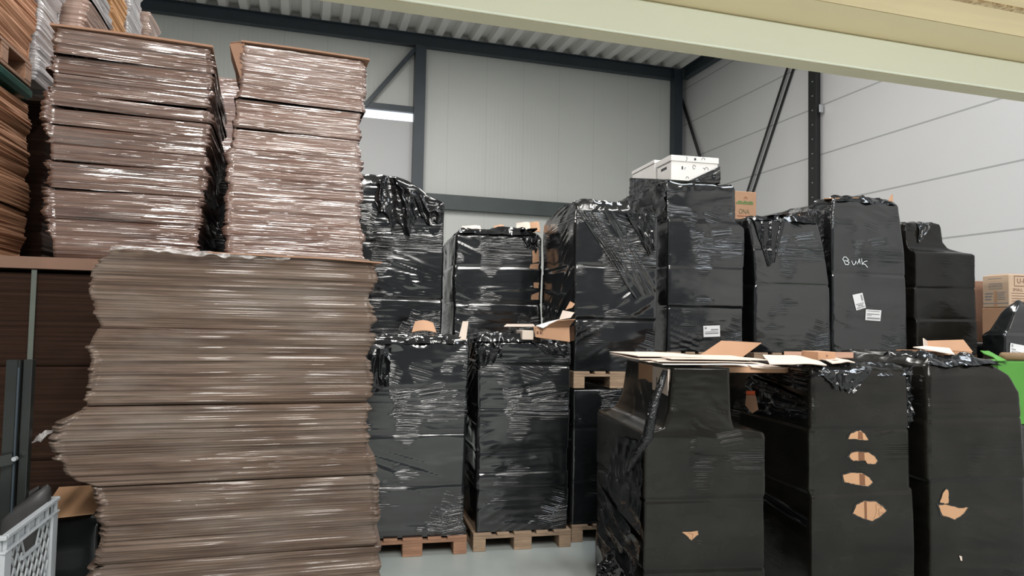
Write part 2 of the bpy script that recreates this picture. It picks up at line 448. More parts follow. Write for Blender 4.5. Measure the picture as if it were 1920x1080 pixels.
def black_skin(W, L, z0, z1, prof, seed, layers, r=.022, du=.014, dz=.013, lump=.007, topamp=.03, fold=1.0):
    lay = np.array(sorted(layers)) if layers else np.array([-9.])
    rng = np.random.RandomState(seed); off = rng.uniform(-.007, .007, (len(lay)+1, 4)); tl = rng.uniform(-.09, .09); t2 = rng.choice([-1, 1])*rng.uniform(.25, .6)
    def disp(X, Y, Z, NX, NY, S):
        d = lump*fbm(X*2.2, Y*2.2, Z*2.6, seed, 2)
        for zl in lay: d = d-.008*np.exp(-((Z-zl-.012*noise(S*1.7, zl*9, 0, seed+3))/.010)**2)
        k = np.searchsorted(lay, Z)
        sd = np.where(NY < -.7, 0, np.where(NX > .7, 1, np.where(NY > .7, 2, 3)))
        d = d+off[k, sd]
        msk = np.clip(fbm(S*1.5, Z*2, 0, seed+5, 2)*1.6+.15, 0, 1)
        d = d+fold*.003*msk*ridge(noise(S*.9, (Z+tl*S+.012*noise(S*1.3, Z*1.5, 4, seed+8))*26, 1, seed+9)*1.4, 3)
        msk2 = np.clip(fbm(S*1.9, Z*1.7, 5, seed+15, 2)*2-.35, 0, 1)
        q = noise(S*1.2, Z*1.2, 7, seed+2)
        d = d+fold*.006*msk2*ridge(noise(S*1.1, (Z+t2*S+.05*q)*17, 2, seed+19)*1.5, 3)
        near_top = np.clip((Z-(z1-.10))/.10, 0, 1)*(1 if topamp else 0)
        d = d+near_top*.012*fbm(S*9, Z*9, 3, seed+21, 2)-near_top**3*.02
        return d, near_top*.018*fbm(S*5, 0, 0, seed+33, 2)
    tf = (12, lambda x, y, k: topamp*(.25+.75*min(1, k*3))*(fbm(x*7, y*7, 0, seed+40, 3)*.7+ridge(noise(x*9, y*9, 3, seed+44)*1.5, 3)*.6))
    return loft('stretch_film', W, L, seg_z(z0, z1, dz), prof, r, du, disp, tf)

class Load:
    """one black wrapped pallet load: a thing with a film skin; parts get pressed on to its front"""
    def __init__(s, fr, label, z0, z1, prof=None, L=1.15, seed=1, layers=None, material=None, name='wrapped_pallet_load', W=None, group='black wrapped pallet loads', cheap=False, **kw):
        s.f = fr; s.W = W or fr.W; s.z0, s.z1, s.L = z0, z1, L
        s.root = empty(name, label, 'pallet load', (*fr.o[:2], z0), fr.rz, group)
        pr = [(z-0, *q) for z, *q in (prof or [(z0, 0, 0, 0, 0), (z1, 0, 0, 0, 0)])]
        if layers is None:
            n = max(2, int(round((z1-z0)/.27))); layers = [z0+(z1-z0)*i/n for i in range(1, n)]
        if cheap: kw.update(du=.05, dz=.05)
        me = black_skin(s.W, L, z0, z1, pr, seed, layers, **kw)
        me.transform(Matrix.Translation((0, 0, -z0)))
        s.skin = link('stretch_film', me, material or BLK, s.root, None, True)
        s._bvh = None
    @property
    def bvh(s):
        if s._bvh is None:
            me = s.skin.data
            s._bvh = BVHTree.FromPolygons([v.co.copy() for v in me.vertices], [tuple(p.vertices) for p in me.polygons])
        return s._bvh
    def hit(s, u, z, off=.003):
        h = s.bvh.ray_cast(Vector((u, -1.0, z-s.z0)), Vector((0, 1, 0)))
        v = h[0].y if h[0] is not None else 0.0
        return Vector((u, v-off, z-s.z0))
    def px(s, x, y, v=0.0): return s.f.fp(x, y, v)
    def grid(s, quad, n, m, off=.003, fn=None):
        """quad: 4 (u,z) corners TL TR BR BL; returns verts, faces of a patch pressed on the front"""
        V = []
        for j in range(m+1):
            for i in range(n+1):
                a, b = i/n, j/m
                tl, tr, br, bl = quad
                u = (tl[0]*(1-a)+tr[0]*a)*(1-b)+(bl[0]*(1-a)+br[0]*a)*b
                z = (tl[1]*(1-a)+tr[1]*a)*(1-b)+(bl[1]*(1-a)+br[1]*a)*b
                q = s.hit(u, z, off)
                if fn: q = fn(q, a, b)
                V.append(q)
        return V, [(j*(n+1)+i, (j+1)*(n+1)+i, (j+1)*(n+1)+i+1, j*(n+1)+i+1) for j in range(m) for i in range(n)]
    def patch(s, name, quad_px, material, n=4, m=4, off=.004, label=None, parent=None):
        V, Fs = s.grid([s.px(*p) for p in quad_px], n, m, off)
        o = link(name, mesh_py(name, V, Fs), material, s.root, label)
        if parent is not None: o.parent = parent
        return o
    def blob(s, name, pts_px, material, off=.004, label=None, jag=.0, parent=None, seed=0):
        pts = [s.px(*p) for p in pts_px]; P = []
        rng = random.Random(seed)
        for i, p in enumerate(pts):
            q = pts[(i+1) % len(pts)]
            for k in range(5):
                t = k/5; P.append((p[0]+(q[0]-p[0])*t+rng.uniform(-jag, jag), p[1]+(q[1]-p[1])*t+rng.uniform(-jag, jag)))
        cu = sum(p[0] for p in P)/len(P); cz = sum(p[1] for p in P)/len(P); n = len(P)
        V = [s.hit(cu, cz, off)]+[s.hit(cu+(p[0]-cu)*.5, cz+(p[1]-cz)*.5, off) for p in P]+[s.hit(*p, off) for p in P]
        Fs = [(0, 1+(i+1) % n, 1+i) for i in range(n)]+[(1+i, 1+(i+1) % n, 1+n+(i+1) % n, 1+n+i) for i in range(n)]
        return link(name, mesh_py(name, V, Fs), material, parent or s.root, label)
    def hole(s, pts_px, tapes=(), ink=(), seed=1, mt=None, label='tan cardboard showing through a tear in the film'):
        s.blob('torn_film_edge', [(sum(p[0] for p in pts_px)/len(pts_px)+(x-sum(p[0] for p in pts_px)/len(pts_px))*1.12, sum(p[1] for p in pts_px)/len(pts_px)+(y-sum(p[1] for p in pts_px)/len(pts_px))*1.15) for x, y in pts_px], STEEL_B, .003, None, .003, None, seed+1)
        h = s.blob('exposed_cardboard', pts_px, mt or CARD_O, .006, label, .0025, None, seed)
        for q in tapes: s.patch('brown_tape', q, TAPE, 2, 4, .008, None, h)
        for st in ink: s.stroke('pen_line', st, .0016, BROWNINK, .0085, h)
        return h
    def stroke(s, name, pts_px, w, material, off=.005, parent=None, label=None):
        V, Fs = [], []
        pts = [s.px(*p) for p in pts_px]
        for (a, b) in zip(pts[:-1], pts[1:]):
            d = np.array(b)-np.array(a); L = np.hypot(*d)+1e-9; nrm = np.array([-d[1], d[0]])/L*w/2; e = d/L*w*.3
            k = len(V)
            for q in (np.array(a)-e+nrm, np.array(a)-e-nrm, np.array(b)+e-nrm, np.array(b)+e+nrm): V.append(s.hit(*q, off))
            Fs.append((k, k+1, k+2, k+3))
        return link(name, mesh_py(name, V, Fs), material, parent or s.root, label)
    def strokes(s, name, lists, w, material, off=.005, label=None):
        V, Fs = [], []
        for pl in lists:
            pts = [s.px(*p) for p in pl]
            for (a, b) in zip(pts[:-1], pts[1:]):
                d = np.array(b)-np.array(a); L = np.hypot(*d)+1e-9; nrm = np.array([-d[1], d[0]])/L*w/2; e = d/L*w*.35
                k = len(V)
                for q in (np.array(a)-e+nrm, np.array(a)-e-nrm, np.array(b)+e-nrm, np.array(b)+e+nrm): V.append(s.hit(*q, off))
                Fs.append((k, k+1, k+2, k+3))
        return link(name, mesh_py(name, V, Fs), material, s.root, label)
    def label(s, quad_px, rows, label=None):
        """paper label with its printed lines as one ink mesh"""
        q = [s.px(*p) for p in quad_px]
        V, Fs = s.grid(q, 4, 4, .006); o = link('paper_label', mesh_py('paper_label', V, Fs), PAPER, s.root, label)
        V, Fs = [], []
        for (a0, a1, b0, b1) in rows:
            def pt(a, b):
                tl, tr, br, bl = q
                return tuple((tl[k]*(1-a)+tr[k]*a)*(1-b)+(bl[k]*(1-a)+br[k]*a)*b for k in (0, 1))
            k = len(V); V += [s.hit(*pt(a0, b0), .0078), s.hit(*pt(a0, b1), .0078), s.hit(*pt(a1, b1), .0078), s.hit(*pt(a1, b0), .0078)]; Fs.append((k, k+1, k+2, k+3))
        link('printed_lines', mesh_py('printed_lines', V, Fs), GREYINK, o); return o
    def flap(s, quad_px, seed=0, off=.02, amp=.016, n=40, m=34, name='film_flap', mt=None, fdir=(9, 3), jag=.03, label=None):
        q = [s.px(*p) for p in quad_px]
        def fn(p, a, b):
            w = amp*(ridge(noise(a*fdir[0], b*fdir[1], seed, seed)*1.5, 2)+.3*fbm(a*4, b*3, seed, seed+1, 2))
            jz = jag*b**4*noise(a*9, 0, 1, seed+4); ju = jag*.5*((1-a)**6-(a)**6)*noise(b*9, 3, 1, seed+5)
            return p+Vector((float(ju), float(-w), float(jz)))
        V, Fs = s.grid(q, n, m, off, fn)
        return link(name, mesh_py(name, V, Fs), mt or CRUMP, s.root, label, True)
    def top_film(s, u0, u1, v0, v1, z, amp=.05, seed=0, n=46, m=30, name='loose_film', mt=None, fall=.05):
        V = []
        for j in range(m+1):
            for i in range(n+1):
                a, b = i/n, j/m; u = u0+(u1-u0)*a; v = v0+(v1-v0)*b
                e = min(a, 1-a, b, 1-b)*6
                h = amp*(ridge(noise(u*3.5, v*9, seed, seed)*1.5, 2)*.7+.45*fbm(u*6, v*12, 1, seed+2, 3))
                zz = z+float(h)*min(1, e+.35)-fall*max(0, 1-e)**2
                V.append((u+.02*float(noise(a*12, b*12, 5, seed+6)), v+.02*float(noise(a*12, b*12, 9, seed+7)), zz-s.z0))
        return link(name, mesh_py(name, V, [(j*(n+1)+i, j*(n+1)+i+1, (j+1)*(n+1)+i+1, (j+1)*(n+1)+i) for j in range(m) for i in range(n)]), mt or FOLD, s.root, None, True)

def sheet_mesh(c, th=.005, n=10, m=6, sag=0.0, curl=0.0, seed=0, rough=0.0):
    """cardboard sheet between 4 corners (c0,c1 near edge, c2,c3 far edge), thickness th"""
    c = [np.array(p, float) for p in c]
    nr = np.cross(c[1]-c[0], c[3]-c[0]); nr = nr/np.linalg.norm(nr)
    T, B = [], []
    for j in range(m+1):
        for i in range(n+1):
            a, b = i/n, j/m
            p = (c[0]*(1-a)+c[1]*a)*(1-b)+(c[3]*(1-a)+c[2]*a)*b
            p = p+nr*(sag*math.sin(math.pi*a)+curl*b*b+rough*float(noise(a*3, b*3, seed, seed)))
            T.append(p+nr*th/2); B.append(p-nr*th/2)
    k = len(T); V = T+B; Fs = []
    idx = lambda i, j: j*(n+1)+i
    for j in range(m):
        for i in range(n):
            q = (idx(i, j), idx(i+1, j), idx(i+1, j+1), idx(i, j+1)); Fs.append(q); Fs.append(tuple(k+x for x in q[::-1]))
    for i in range(n):
        Fs.append((idx(i, 0)+k, idx(i+1, 0)+k, idx(i+1, 0), idx(i, 0))); Fs.append((idx(i+1, m)+k, idx(i, m)+k, idx(i, m), idx(i+1, m)))
    for j in range(m):
        Fs.append((idx(0, j+1)+k, idx(0, j)+k, idx(0, j), idx(0, j+1))); Fs.append((idx(n, j)+k, idx(n, j+1)+k, idx(n, j+1), idx(n, j)))
    return mesh_py('sheet', V, Fs)
def sheet(fr, corners, label, material=None, name='cardboard_sheet', cat='cardboard sheet', group=None, part_of=None, **kw):
    """corners in the load frame (u,v,z)"""
    me = sheet_mesh(corners, **kw); o = link(name, me, material or CARD_L)
    if part_of is None:
        o.location = tuple(fr.o); o.rotation_euler = (0, 0, fr.rz); tag(o, label, cat, group)
    else: o.parent = part_of
    return o

# ------------------------------------------------------------------ pallets (built once, then copied)
def make_pallet(W=.8, L=1.2):
    root = empty('wooden_pallet', '', 'pallet')
    h = .144
    for i, (x, w) in enumerate(((0, .145), (.19, .10), (.3275, .145), (.51, .10), (.655, .145))):
        MB().box(x, x+w, 0, L, h-.022, h, b=.003).build('deck_board', WOOD, root)
    for y in (0, L/2-.0725, L-.145): MB().box(0, W, y, y+.145, h-.044, h-.0222, b=.002).build('cross_board', WOOD, root)
    for x, w in ((0, .10), (.3275, .145), (.70, .10)):
        MB().box(x, x+w, 0, L, 0, .022, b=.003).build('bottom_board', WOOD, root)
        for y in (0, L/2-.0725, L-.145): MB().box(x, x+w, y, y+.145, .0222, h-.0442, b=.003).build('block', WOOD, root)
    return root
PALLET = make_pallet(); _used = [False]
def pallet(fr, z, label, u=0.0, v=-.02, W=None, mt=None, rz=0):
    if not _used[0]: r = PALLET; _used[0] = True; kids = list(r.children)
    else:
        r = PALLET.copy(); COL.objects.link(r); kids = []
        for ch in PALLET.children:
            c = ch.copy(); COL.objects.link(c); c.parent = r; kids.append(c)
    r.location = tuple(float(q) for q in fr.w(u, v, z)); r.rotation_euler = (0, 0, fr.rz+rz)
    r.scale = ((W or fr.W)/.8, 1, 1)
    tag(r, label, 'pallet', 'wooden pallets')
    if mt:
        for c in kids: c.data = c.data.copy(); c.data.materials.clear(); c.data.materials.append(mt)
    return r

# ================================================================== SETTING
XR, YB, ZT = 9.96, 17.40, 8.85
XL, YF = -14.0, -12.0
struct(MB().box(XL, XR, YF, YB, -.1, 0).build('floor', FLOORM), 'grey green painted concrete floor')
struct(MB().box(XL, XR+.3, YB+.02, YB+.12, 0, ZT+.5).build('wall_back', WALL_B), 'pale grey back wall of upright insulated panels')
struct(MB().box(XR+.18, XR+.3, YF, YB+.02, 0, ZT+.5).build('wall_right', WALL_R), 'pale right wall of wide horizontal panels')
struct(MB().box(XL-.1, XL, YF, YB, 0, ZT+.5).build('wall_left', WALL_P), 'plain left wall')
def roof():
    p, hh = .46, .16; V, Fs = [], []
    x = XL
    xs = []
    while x < XR+.2:
        xs += [(x, 0), (x+.17, 0), (x+.23, hh), (x+.40, hh)]; x += p
    for (px, pz) in xs: V += [(px, YF, ZT+.13+pz), (px, YB+.1, ZT+.13+pz)]
    for i in range(len(xs)-1): Fs.append((2*i, 2*i+1, 2*i+3, 2*i+2))
    return link('ceiling', mesh_py('ceiling', V, Fs), ROOFM)
struct(roof(), 'pale trapezoidal steel roof deck')
def ibeam(mb, a, b, w, h, t=.015, up=(0, 0, 1)):
    """H profile as one piece along a-b: flanges at +-h/2 along up"""
    a, b = Vector(a), Vector(b); d = (b-a); L = d.length; d.normalize()
    x = d.cross(Vector(up)).normalized(); z = x.cross(d)
    M = Matrix((x, d, z)).transposed().to_4x4(); M.translation = a
    mb.box(-w/2, w/2, 0, L, h/2-t, h/2, M); mb.box(-w/2, w/2, 0, L, -h/2, -h/2+t, M); mb.box(-t/2, t/2, 0, L, -h/2+t, h/2-t, M)
    return mb
# steel frame
yb = YB-.10
struct(ibeam(MB(), (XL, yb, ZT-.03), (XR, yb, ZT-.03), .18, .31, .02).build('trim_1', STEEL), 'dark steel eaves beam along the back wall under the roof')
struct(MB().box(2.52, 2.79, YB-.24, YB, 0, ZT-.2).build('trim_2', STEEL), 'dark steel column on the back wall between door and panel')
struct(MB().box(XR-.24, XR+.02, YB-.24, YB, 0, ZT+.1).build('trim_3', STEEL), 'dark steel corner column')
struct(ibeam(MB(), (XR+.07, YF, ZT-.03), (XR+.07, YB-.24, ZT-.03), .18, .31, .02).build('trim_4', STEEL), 'dark steel eaves beam along the right wall')
struct(MB().box(2.79, XR-.24, YB-.16, YB, 4.62, 4.82).box(2.79, XR-.24, YB-.16, YB-.13, 4.82, 4.99).build('trim_5', STEEL_G), 'dark horizontal rail across the back wall')
struct(MB().box(-3.3, 2.52, YB-.16, YB, 6.97, 7.12).build('trim_6', STEEL), 'dark rail over the bright strip window')
struct(MB().bar((2.55, YB-.12, 8.62), (1.30, YB-.12, 6.98), .10, .13, (0, 1, 0)).build('trim_7', STEEL), 'dark diagonal brace left of the back wall column')
# right wall column: H section with its flange facing the hall, bolted
yc = 11.95
col = ibeam(MB(), (XR+.10, yc, 0), (XR+.10, yc, ZT), .22, .24, .02, (1, 0, 0)).build('trim_8', STEEL_B)
struct(col, 'black steel H column on the right wall with a row of bolts')
for z in np.arange(.6, 8.6, .30):
    q = MB(); q.tube([(XR-.035, yc-.02, z), (XR-.015, yc-.02, z)], .012, 8); o = q.build('bolt', ZINC, col)
o = MB().box(XR+.05, XR+.14, yc-.145, yc-.12, 6.24, 6.40, b=.004).build('bracket', ZINC, col)
P1_, P2_ = at_x(1477, 126, XR+.10), at_x(1401, 360, XR+.10)
d = (P1_-P2_); P1_ = P1_+d*.35; P2_ = P2_-d*1.0
br = MB().bar(P2_, P1_, .07, .012, (1, 0, 0)); br.bar(P2_+np.array([.05, -.16, 0]), P1_+np.array([.05, -.16, 0]), .07, .012, (1, 0, 0))
struct(br.build('trim_9', STEEL_B), 'pair of black diagonal brace bars on the right wall')
P3_, P4_ = at_x(1271, 162, XR+.10), at_x(1313, 296, XR+.10); d = P4_-P3_
struct(MB().bar(P3_-d*.05, P4_+d*1.6, .10, .02, (1, 0, 0)).build('trim_10', STEEL_B), 'thin dark brace running down from the corner column')
# door and strip window on the back wall
struct(MB().box(-3.2, 2.52, YB-.06, YB+.01, 0, 6.76).build('door_1', DOORM), 'plain grey door leaf behind the stacks')
struct(MB().box(-3.2, 2.52, YB-.05, YB+.012, 6.76, 6.97).build('window_1', PANE), 'bright narrow strip window above the door')

# ================================================================== RACK OVER THE CAMERA
bz0, bz1, by = 2.409, 2.482, 1.2
bm_ = MB().box(-1.6, 3.2, by, by+.042, bz0, bz1, b=.004)
rb = bm_.build('rack_beam', CREAM); tag(rb, 'cream painted steel rack beam close above the camera', 'rack beam')
MB().box(-1.6, 3.2, by+.0015, by+.042, bz0-.002, bz0-.0003).build('underside_shade', CREAM_SHADE, rb, 'shaded underside')  # thin added plate, coloured as the beam's shaded bottom face
zt_ = bz1+.001
yA = float(at_z(1920, 65, zt_)[1]+at_z(1500, 0, zt_)[1])/2; yB = float(at_z(1920, 25, zt_)[1]+at_z(1800, 0, zt_)[1])/2
sh = empty('shelf_board', 'tan shelf board lying on the cream rack beam', 'shelf board', (0, 0, 0))
MB().box(-1.6, 3.2, yA+.0015, by+.045, zt_, zt_+.018).build('board', TANB, sh)
s2 = empty('shelf_board', 'pale wooden shelf board with raw chipboard edge at the top right corner', 'shelf board', (0, 0, 0))
MB().box(-1.6, 3.2, yB, yA-.0015, zt_, zt_+.018).build('board', PALEB, s2)
MB().box(-1.6, 3.2, yB-.014, yB-.0005, zt_-.003, zt_+.018).build('chipboard_edge', CHIP, s2)
MB().box(-1.6, 3.2, yB-.16, yB-.0145, zt_, zt_+.018).build('board', PALEB, s2)

# ================================================================== CARDBOARD STACKS
def bundle_mesh(W, L, z0, z1, prof, seed, amp=1.0, du=.02, dz=.0036, sheet_h=.011, r=.02, group=.05, topamp=.006, scal=0.0):
    off = np.random.RandomState(seed).uniform(-.008, .008, 8)
    def disp(X, Y, Z, NX, NY, S):
        e = np.minimum(np.abs(NX)+0*Z, 1)
        g = noise(S*.7, Z/group, 0, seed)*.010+noise(S*.5, Z/(group*2.7), 3, seed+1)*.010
        k = np.floor(Z/sheet_h); fr_ = Z/sheet_h-k
        sh_ = noise(S*1.1, k*1.7, 5, seed+2)*.006
        rd = -.0035*(2*fr_-1)**4
        fine = noise(S*2.5, Z/.02, 8, seed+4)*.003
        wav = noise(S*2.2, Z/.12, 9, seed+5)*.006
        side = np.where(np.abs(NX) > .3, 1.7, .8)
        d = amp*(side*(g+sh_)+rd+fine+wav)
        if scal: d = d+scal*np.where(np.abs(NX) > .25, 1, .15)*(np.abs(noise(S*.9, Z/.05, 14, seed+12))*1.6-.5)
        endz = np.minimum(Z-z0, z1-Z)
        d = d-.007*np.exp(-(endz/.006)**2)+off[seed % 97 % 8]*amp*np.where(NY < -.5, .6, 1)
        return d, amp*.006*noise(S*1.3, Z/.08, 2, seed+6)
    return loft('cardboard_bundle', W, L, seg_z(z0, z1, dz), prof, r, du, disp, (5, lambda x, y, k: topamp*fbm(x*5, y*5, 0, seed+9, 2)))
def card_stack(fr, label, zs, W, L, prof, material, seed, name='cardboard_stack', cat='cardboard stack', gap=.004, group=None, **kw):
    root = empty(name, label, cat, (*fr.o[:2], zs[0]), fr.rz, group)
    for i, (a, b) in enumerate(zip(zs[:-1], zs[1:])):
        me = bundle_mesh(W, L, a+gap/2, b-gap/2, prof, seed+i*7, **kw)
        me.transform(Matrix.Translation((0, 0, -zs[0])))
        link('cardboard_bundle', me, material if not isinstance(material, list) else material[i % len(material)], root, None, True)
    return root
# --- the big one in front
fF = Frame(165, 640, 2.97, 0, W=1.2)
def sil(fr, left, right, D):
    """insets from edge pixels: left/right lists of (px,py)"""
    zl = sorted((fr.fp(x, y)[1], fr.fp(x, y)[0]) for x, y in left); zr = sorted((fr.fp(x, y)[1], fr.W-fr.fp(x, y)[0]) for x, y in right)
    zs = sorted(set([z for z, _ in zl]+[z for z, _ in zr]))
    return [(z, float(np.interp(z, [q[0] for q in zl], [q[1] for q in zl])), float(np.interp(z, [q[0] for q in zr], [q[1] for q in zr])), 0, 0) for z in zs]
fF.W = 1.2
profF = sil(fF, [(205, 466), (180, 490), (162, 528), (166, 560), (168, 590), (178, 612), (160, 645), (176, 680), (160, 735), (150, 768), (118, 795), (104, 830), (108, 860), (126, 897), (172, 910), (190, 950), (188, 1000), (172, 1070)],
            [(698, 488), (706, 520), (697, 560), (704, 600), (692, 680), (701, 715), (690, 790), (694, 850), (700, 884), (704, 905), (708, 950), (704, 1000), (713, 1030), (708, 1080)], 2.97)
profF = [(0, profF[0][1], profF[0][2], 0, 0)]+profF
zF = [.144, .47, .80, 1.135, 1.465, 1.79, 2.135]
FRONT = card_stack(fF, 'big greyish brown film wrapped cardboard stack standing in front at the left', zF, 1.2, .70, profF, CW_FRONT, 11, group=None, dz=.0032, du=.016, gap=.003, scal=.013)
pallet(fF, 0, 'wooden pallet under the big front cardboard stack', W=1.2).scale = (1.5, .70/1.2, 1)
# loose clear film along its top edge and the tail on its left side
def crumple_strip(name, pts, wid, amp, material, parent, seed, n=60, m=8, off=(0, 0, 0)):
    """ruffled strip of film along a polyline (local coords of parent), width along z"""
    P = np.array(pts, float); t = np.linspace(0, len(P)-1, n+1); V = []
    for i in range(n+1):
        p = np.array([np.interp(t[i], range(len(P)), P[:, k]) for k in range(3)])
        for j in range(m+1):
            b = j/m; w = wid*(.6+.5*float(noise(i*.23, 0, 0, seed)))
            V.append(p+np.array([amp*.4*float(noise(i*.3, b*4, 2, seed+1)), -amp*float(ridge(noise(i*.35, b*5, 4, seed+2)*1.4, 2))+off[1]+(-.03*b), w*(.5-b)+amp*.5*float(noise(i*.4, b*4, 7, seed+3))]))
    return link(name, mesh_py(name, V, [(i*(m+1)+j, i*(m+1)+j+1, (i+1)*(m+1)+j+1, (i+1)*(m+1)+j) for i in range(n) for j in range(m)]), material, parent, None, True)
zz = 2.135-.144
crumple_strip('loose_film', [(.07, .005, zz+.0), (.2, 0, zz+.004), (.38, 0, zz-.004), (.55, .0, zz-.008), (.80, .01, zz-.012)], .026, .013, CLEAR, FRONT, 3)
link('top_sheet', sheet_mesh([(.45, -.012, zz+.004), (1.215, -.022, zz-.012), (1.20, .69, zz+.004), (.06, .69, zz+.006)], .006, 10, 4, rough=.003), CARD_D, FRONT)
crumple_strip('loose_film', [(-.12, .06, 1.37-.144), (-.165, .05, 1.335-.144), (-.19, .04, 1.325-.144)], .035, .01, CLEAR, FRONT, 8, 20, 5)

# --- strapped dark bundle behind it (lower tier)
fL = Frame(0, 0, 0, 0, FL=(-2.61, 4.16), W=2.05)
L1 = card_stack(fL, 'dark strapped cardboard bundle in the shade behind the front stack', [.144, .62, 1.10, 1.58, 2.06], 2.05, 1.24, [(0, 0, 0, .01, 0), (2.2, 0, 0, .01, 0)], CR_SHADE, 41, amp=.35, du=.04, dz=.006, r=.01)
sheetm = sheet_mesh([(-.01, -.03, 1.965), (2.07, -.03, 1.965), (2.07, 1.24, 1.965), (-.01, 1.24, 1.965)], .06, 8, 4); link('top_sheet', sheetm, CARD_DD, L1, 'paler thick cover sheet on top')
for x_ in (62, 1.85):
    u_ = fL.fp(x_, 600)[0] if x_ > 10 else x_
    MB().box(u_-.012, u_+.012, -.018, -.012, 0, 1.93).build('strap', STRAP, L1)
pallet(fL, 0, 'wooden pallet under the dark strapped bundle', W=2.05).scale = (2.05/.8, 1.08, 1)

# --- second tier: two tall glossy stacks
f1 = Frame(85, 300, 3.76, 3, W=.80); 
zb1 = 2.150
p1 = sil(f1, [(106, 52), (96, 110), (88, 180), (85, 250), (90, 330), (88, 400), (92, 470)], [(396, 92), (401, 150), (393, 220), (388, 300), (380, 380), (376, 470)], 3.76)
zt1 = f1.fp(240, 70)[1]
S1 = card_stack(f1, 'tall glossy dark brown film wrapped cardboard stack at upper left', [zb1]+[f1.fp(238, y)[1] for y in (415, 362, 312, 282, 246, 214, 188, 150, 118)]+[zt1], .8, 1.15, p1, CW_S1, 61, amp=1.5, gap=.002, group='tall film wrapped cardboard stacks on the second tier', dz=.0042, du=.018)
f2 = Frame(427, 300, 4.11, 3, W=.80)
p2 = sil(f2, [(456, 84), (448, 130), (438, 200), (434, 280), (426, 290), (425, 400), (427, 480)], [(684, 116), (684, 170), (680, 240), (674, 300), (679, 330), (676, 400), (683, 480)], 4.11)
zt2 = f2.fp(570, 98)[1]
S2 = card_stack(f2, 'tall glossy pinkish film wrapped cardboard stack right of the dark brown one', [zb1]+[f2.fp(560, y)[1] for y in (430, 352, 290, 252, 196)]+[zt2], .8, 1.15, p2, CW_S2, 83, amp=1.0, gap=.001, group='tall film wrapped cardboard stacks on the second tier', dz=.0042, du=.018)
# top cover sheets with a bent corner
def local_sheet(root, c, mt, label, **kw):
    return link('top_sheet', sheet_mesh(c, **kw), mt, root, label)
ut = f1.fp(106, 52)[0]; zt = zt1-zb1
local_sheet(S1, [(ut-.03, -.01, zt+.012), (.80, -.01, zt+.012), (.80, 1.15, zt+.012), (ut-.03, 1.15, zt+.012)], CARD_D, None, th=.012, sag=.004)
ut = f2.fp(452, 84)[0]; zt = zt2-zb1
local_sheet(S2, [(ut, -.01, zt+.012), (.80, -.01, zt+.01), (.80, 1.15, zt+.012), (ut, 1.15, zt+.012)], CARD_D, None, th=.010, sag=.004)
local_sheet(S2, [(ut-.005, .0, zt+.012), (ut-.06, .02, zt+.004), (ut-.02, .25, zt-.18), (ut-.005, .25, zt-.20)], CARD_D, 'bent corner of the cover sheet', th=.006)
a_, b_ = f2.fp(430, 80), f2.fp(452, 150)
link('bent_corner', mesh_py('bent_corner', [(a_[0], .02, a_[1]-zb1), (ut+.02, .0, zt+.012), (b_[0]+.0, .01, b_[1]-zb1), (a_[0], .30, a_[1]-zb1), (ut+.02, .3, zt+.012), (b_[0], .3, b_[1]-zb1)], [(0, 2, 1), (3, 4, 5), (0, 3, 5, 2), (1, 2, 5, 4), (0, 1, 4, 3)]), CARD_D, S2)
# lower tier under the pinkish stack (stands behind the front one)
fL2 = Frame(0, 0, 0, 0, FL=(-.49, 4.34), W=.80)
card_stack(fL2, 'cardboard stack in the shade behind the big front stack, under the pinkish one', [.144, .8, 1.47, 2.135], .78, 1.2, [(0, 0, 0, 0, 0), (2.2, 0, 0, 0, 0)], CR_SHADE, 141, amp=.4, du=.05, dz=.012)
pallet(fL2, 0, 'wooden pallet under the shaded stack below the pinkish one', W=.78)
# gap between the two: black film bale and a far wrapped stack
fG = Frame(0, 0, 0, 0, FL=(-.95, 5.75), W=.85)
ld = Load(fG, 'dark film wrapped load in the gap between the two tall cardboard stacks', 2.0, fG.fp(410, 285)[1], L=1.0, seed=301, du=.03, dz=.03)
Load(Frame(0, 0, 0, 0, FL=(-.95, 5.75), W=.85), 'black wrapped load on the floor under the dark load in the gap', 0, 1.995, L=1.0, seed=302, cheap=True)
fG2 = Frame(0, 0, 0, 2, FL=(-.98, 6.95), W=.9)
zg = fG2.fp(425, 146)[1]
card_stack(fG2, 'pale film wrapped cardboard stack far behind, seen between the two tall stacks', [0.0, 1.2, 2.2, 3.1, zg], .9, 1.1, [(0, 0, 0, 0, 0), (5, 0, 0, 0, 0)], CW_BACK, 171, amp=.8, du=.04, dz=.007)

# --- row of loads along the left side, seen along their flanks
XS = -1.6
def side_load(y0, y1, z0, z1, X, material, label, seed, name='cardboard_stack', cat='cardboard stack', W=1.0, n=2, **kw):
    fr = Frame(0, 0, 0, 0, FL=(X-W, y0), W=W)
    return card_stack(fr, label, list(np.linspace(z0, z1, n+1)), W, y1-y0, [(z0-.1, 0, 0, 0, 0), (z1+.1, 0, 0, 0, 0)], material, seed, name, cat, **kw)
side_load(4.20, 4.88, 2.14, 3.10, XS, CR_TAN, 'tan cardboard stack at the left edge below the pallet', 201, W=.92, n=3, amp=1.0, du=.02, dz=.004)
fP0 = Frame(0, 0, 0, 0, FL=(XS-1.0, 4.0), W=1.0)
gb = MB().box(XS-.90, XS+.01, 4.15, 4.86, 3.125, 3.20, b=.02).build('green_band', GREENT); tag(gb, 'dark green glossy sheet between tan stack and pallet at left edge', 'plastic sheet')
pp = pallet(fP0, 3.205, 'reddish wooden pallet high up at the left edge', W=1.0, v=0, mt=WOOD_R); pp.location = (XS-.20, 4.05, 3.205); pp.rotation_euler = (0, 0, 0); pp.scale = (1, .66, 1); pp.location.x = XS-.80
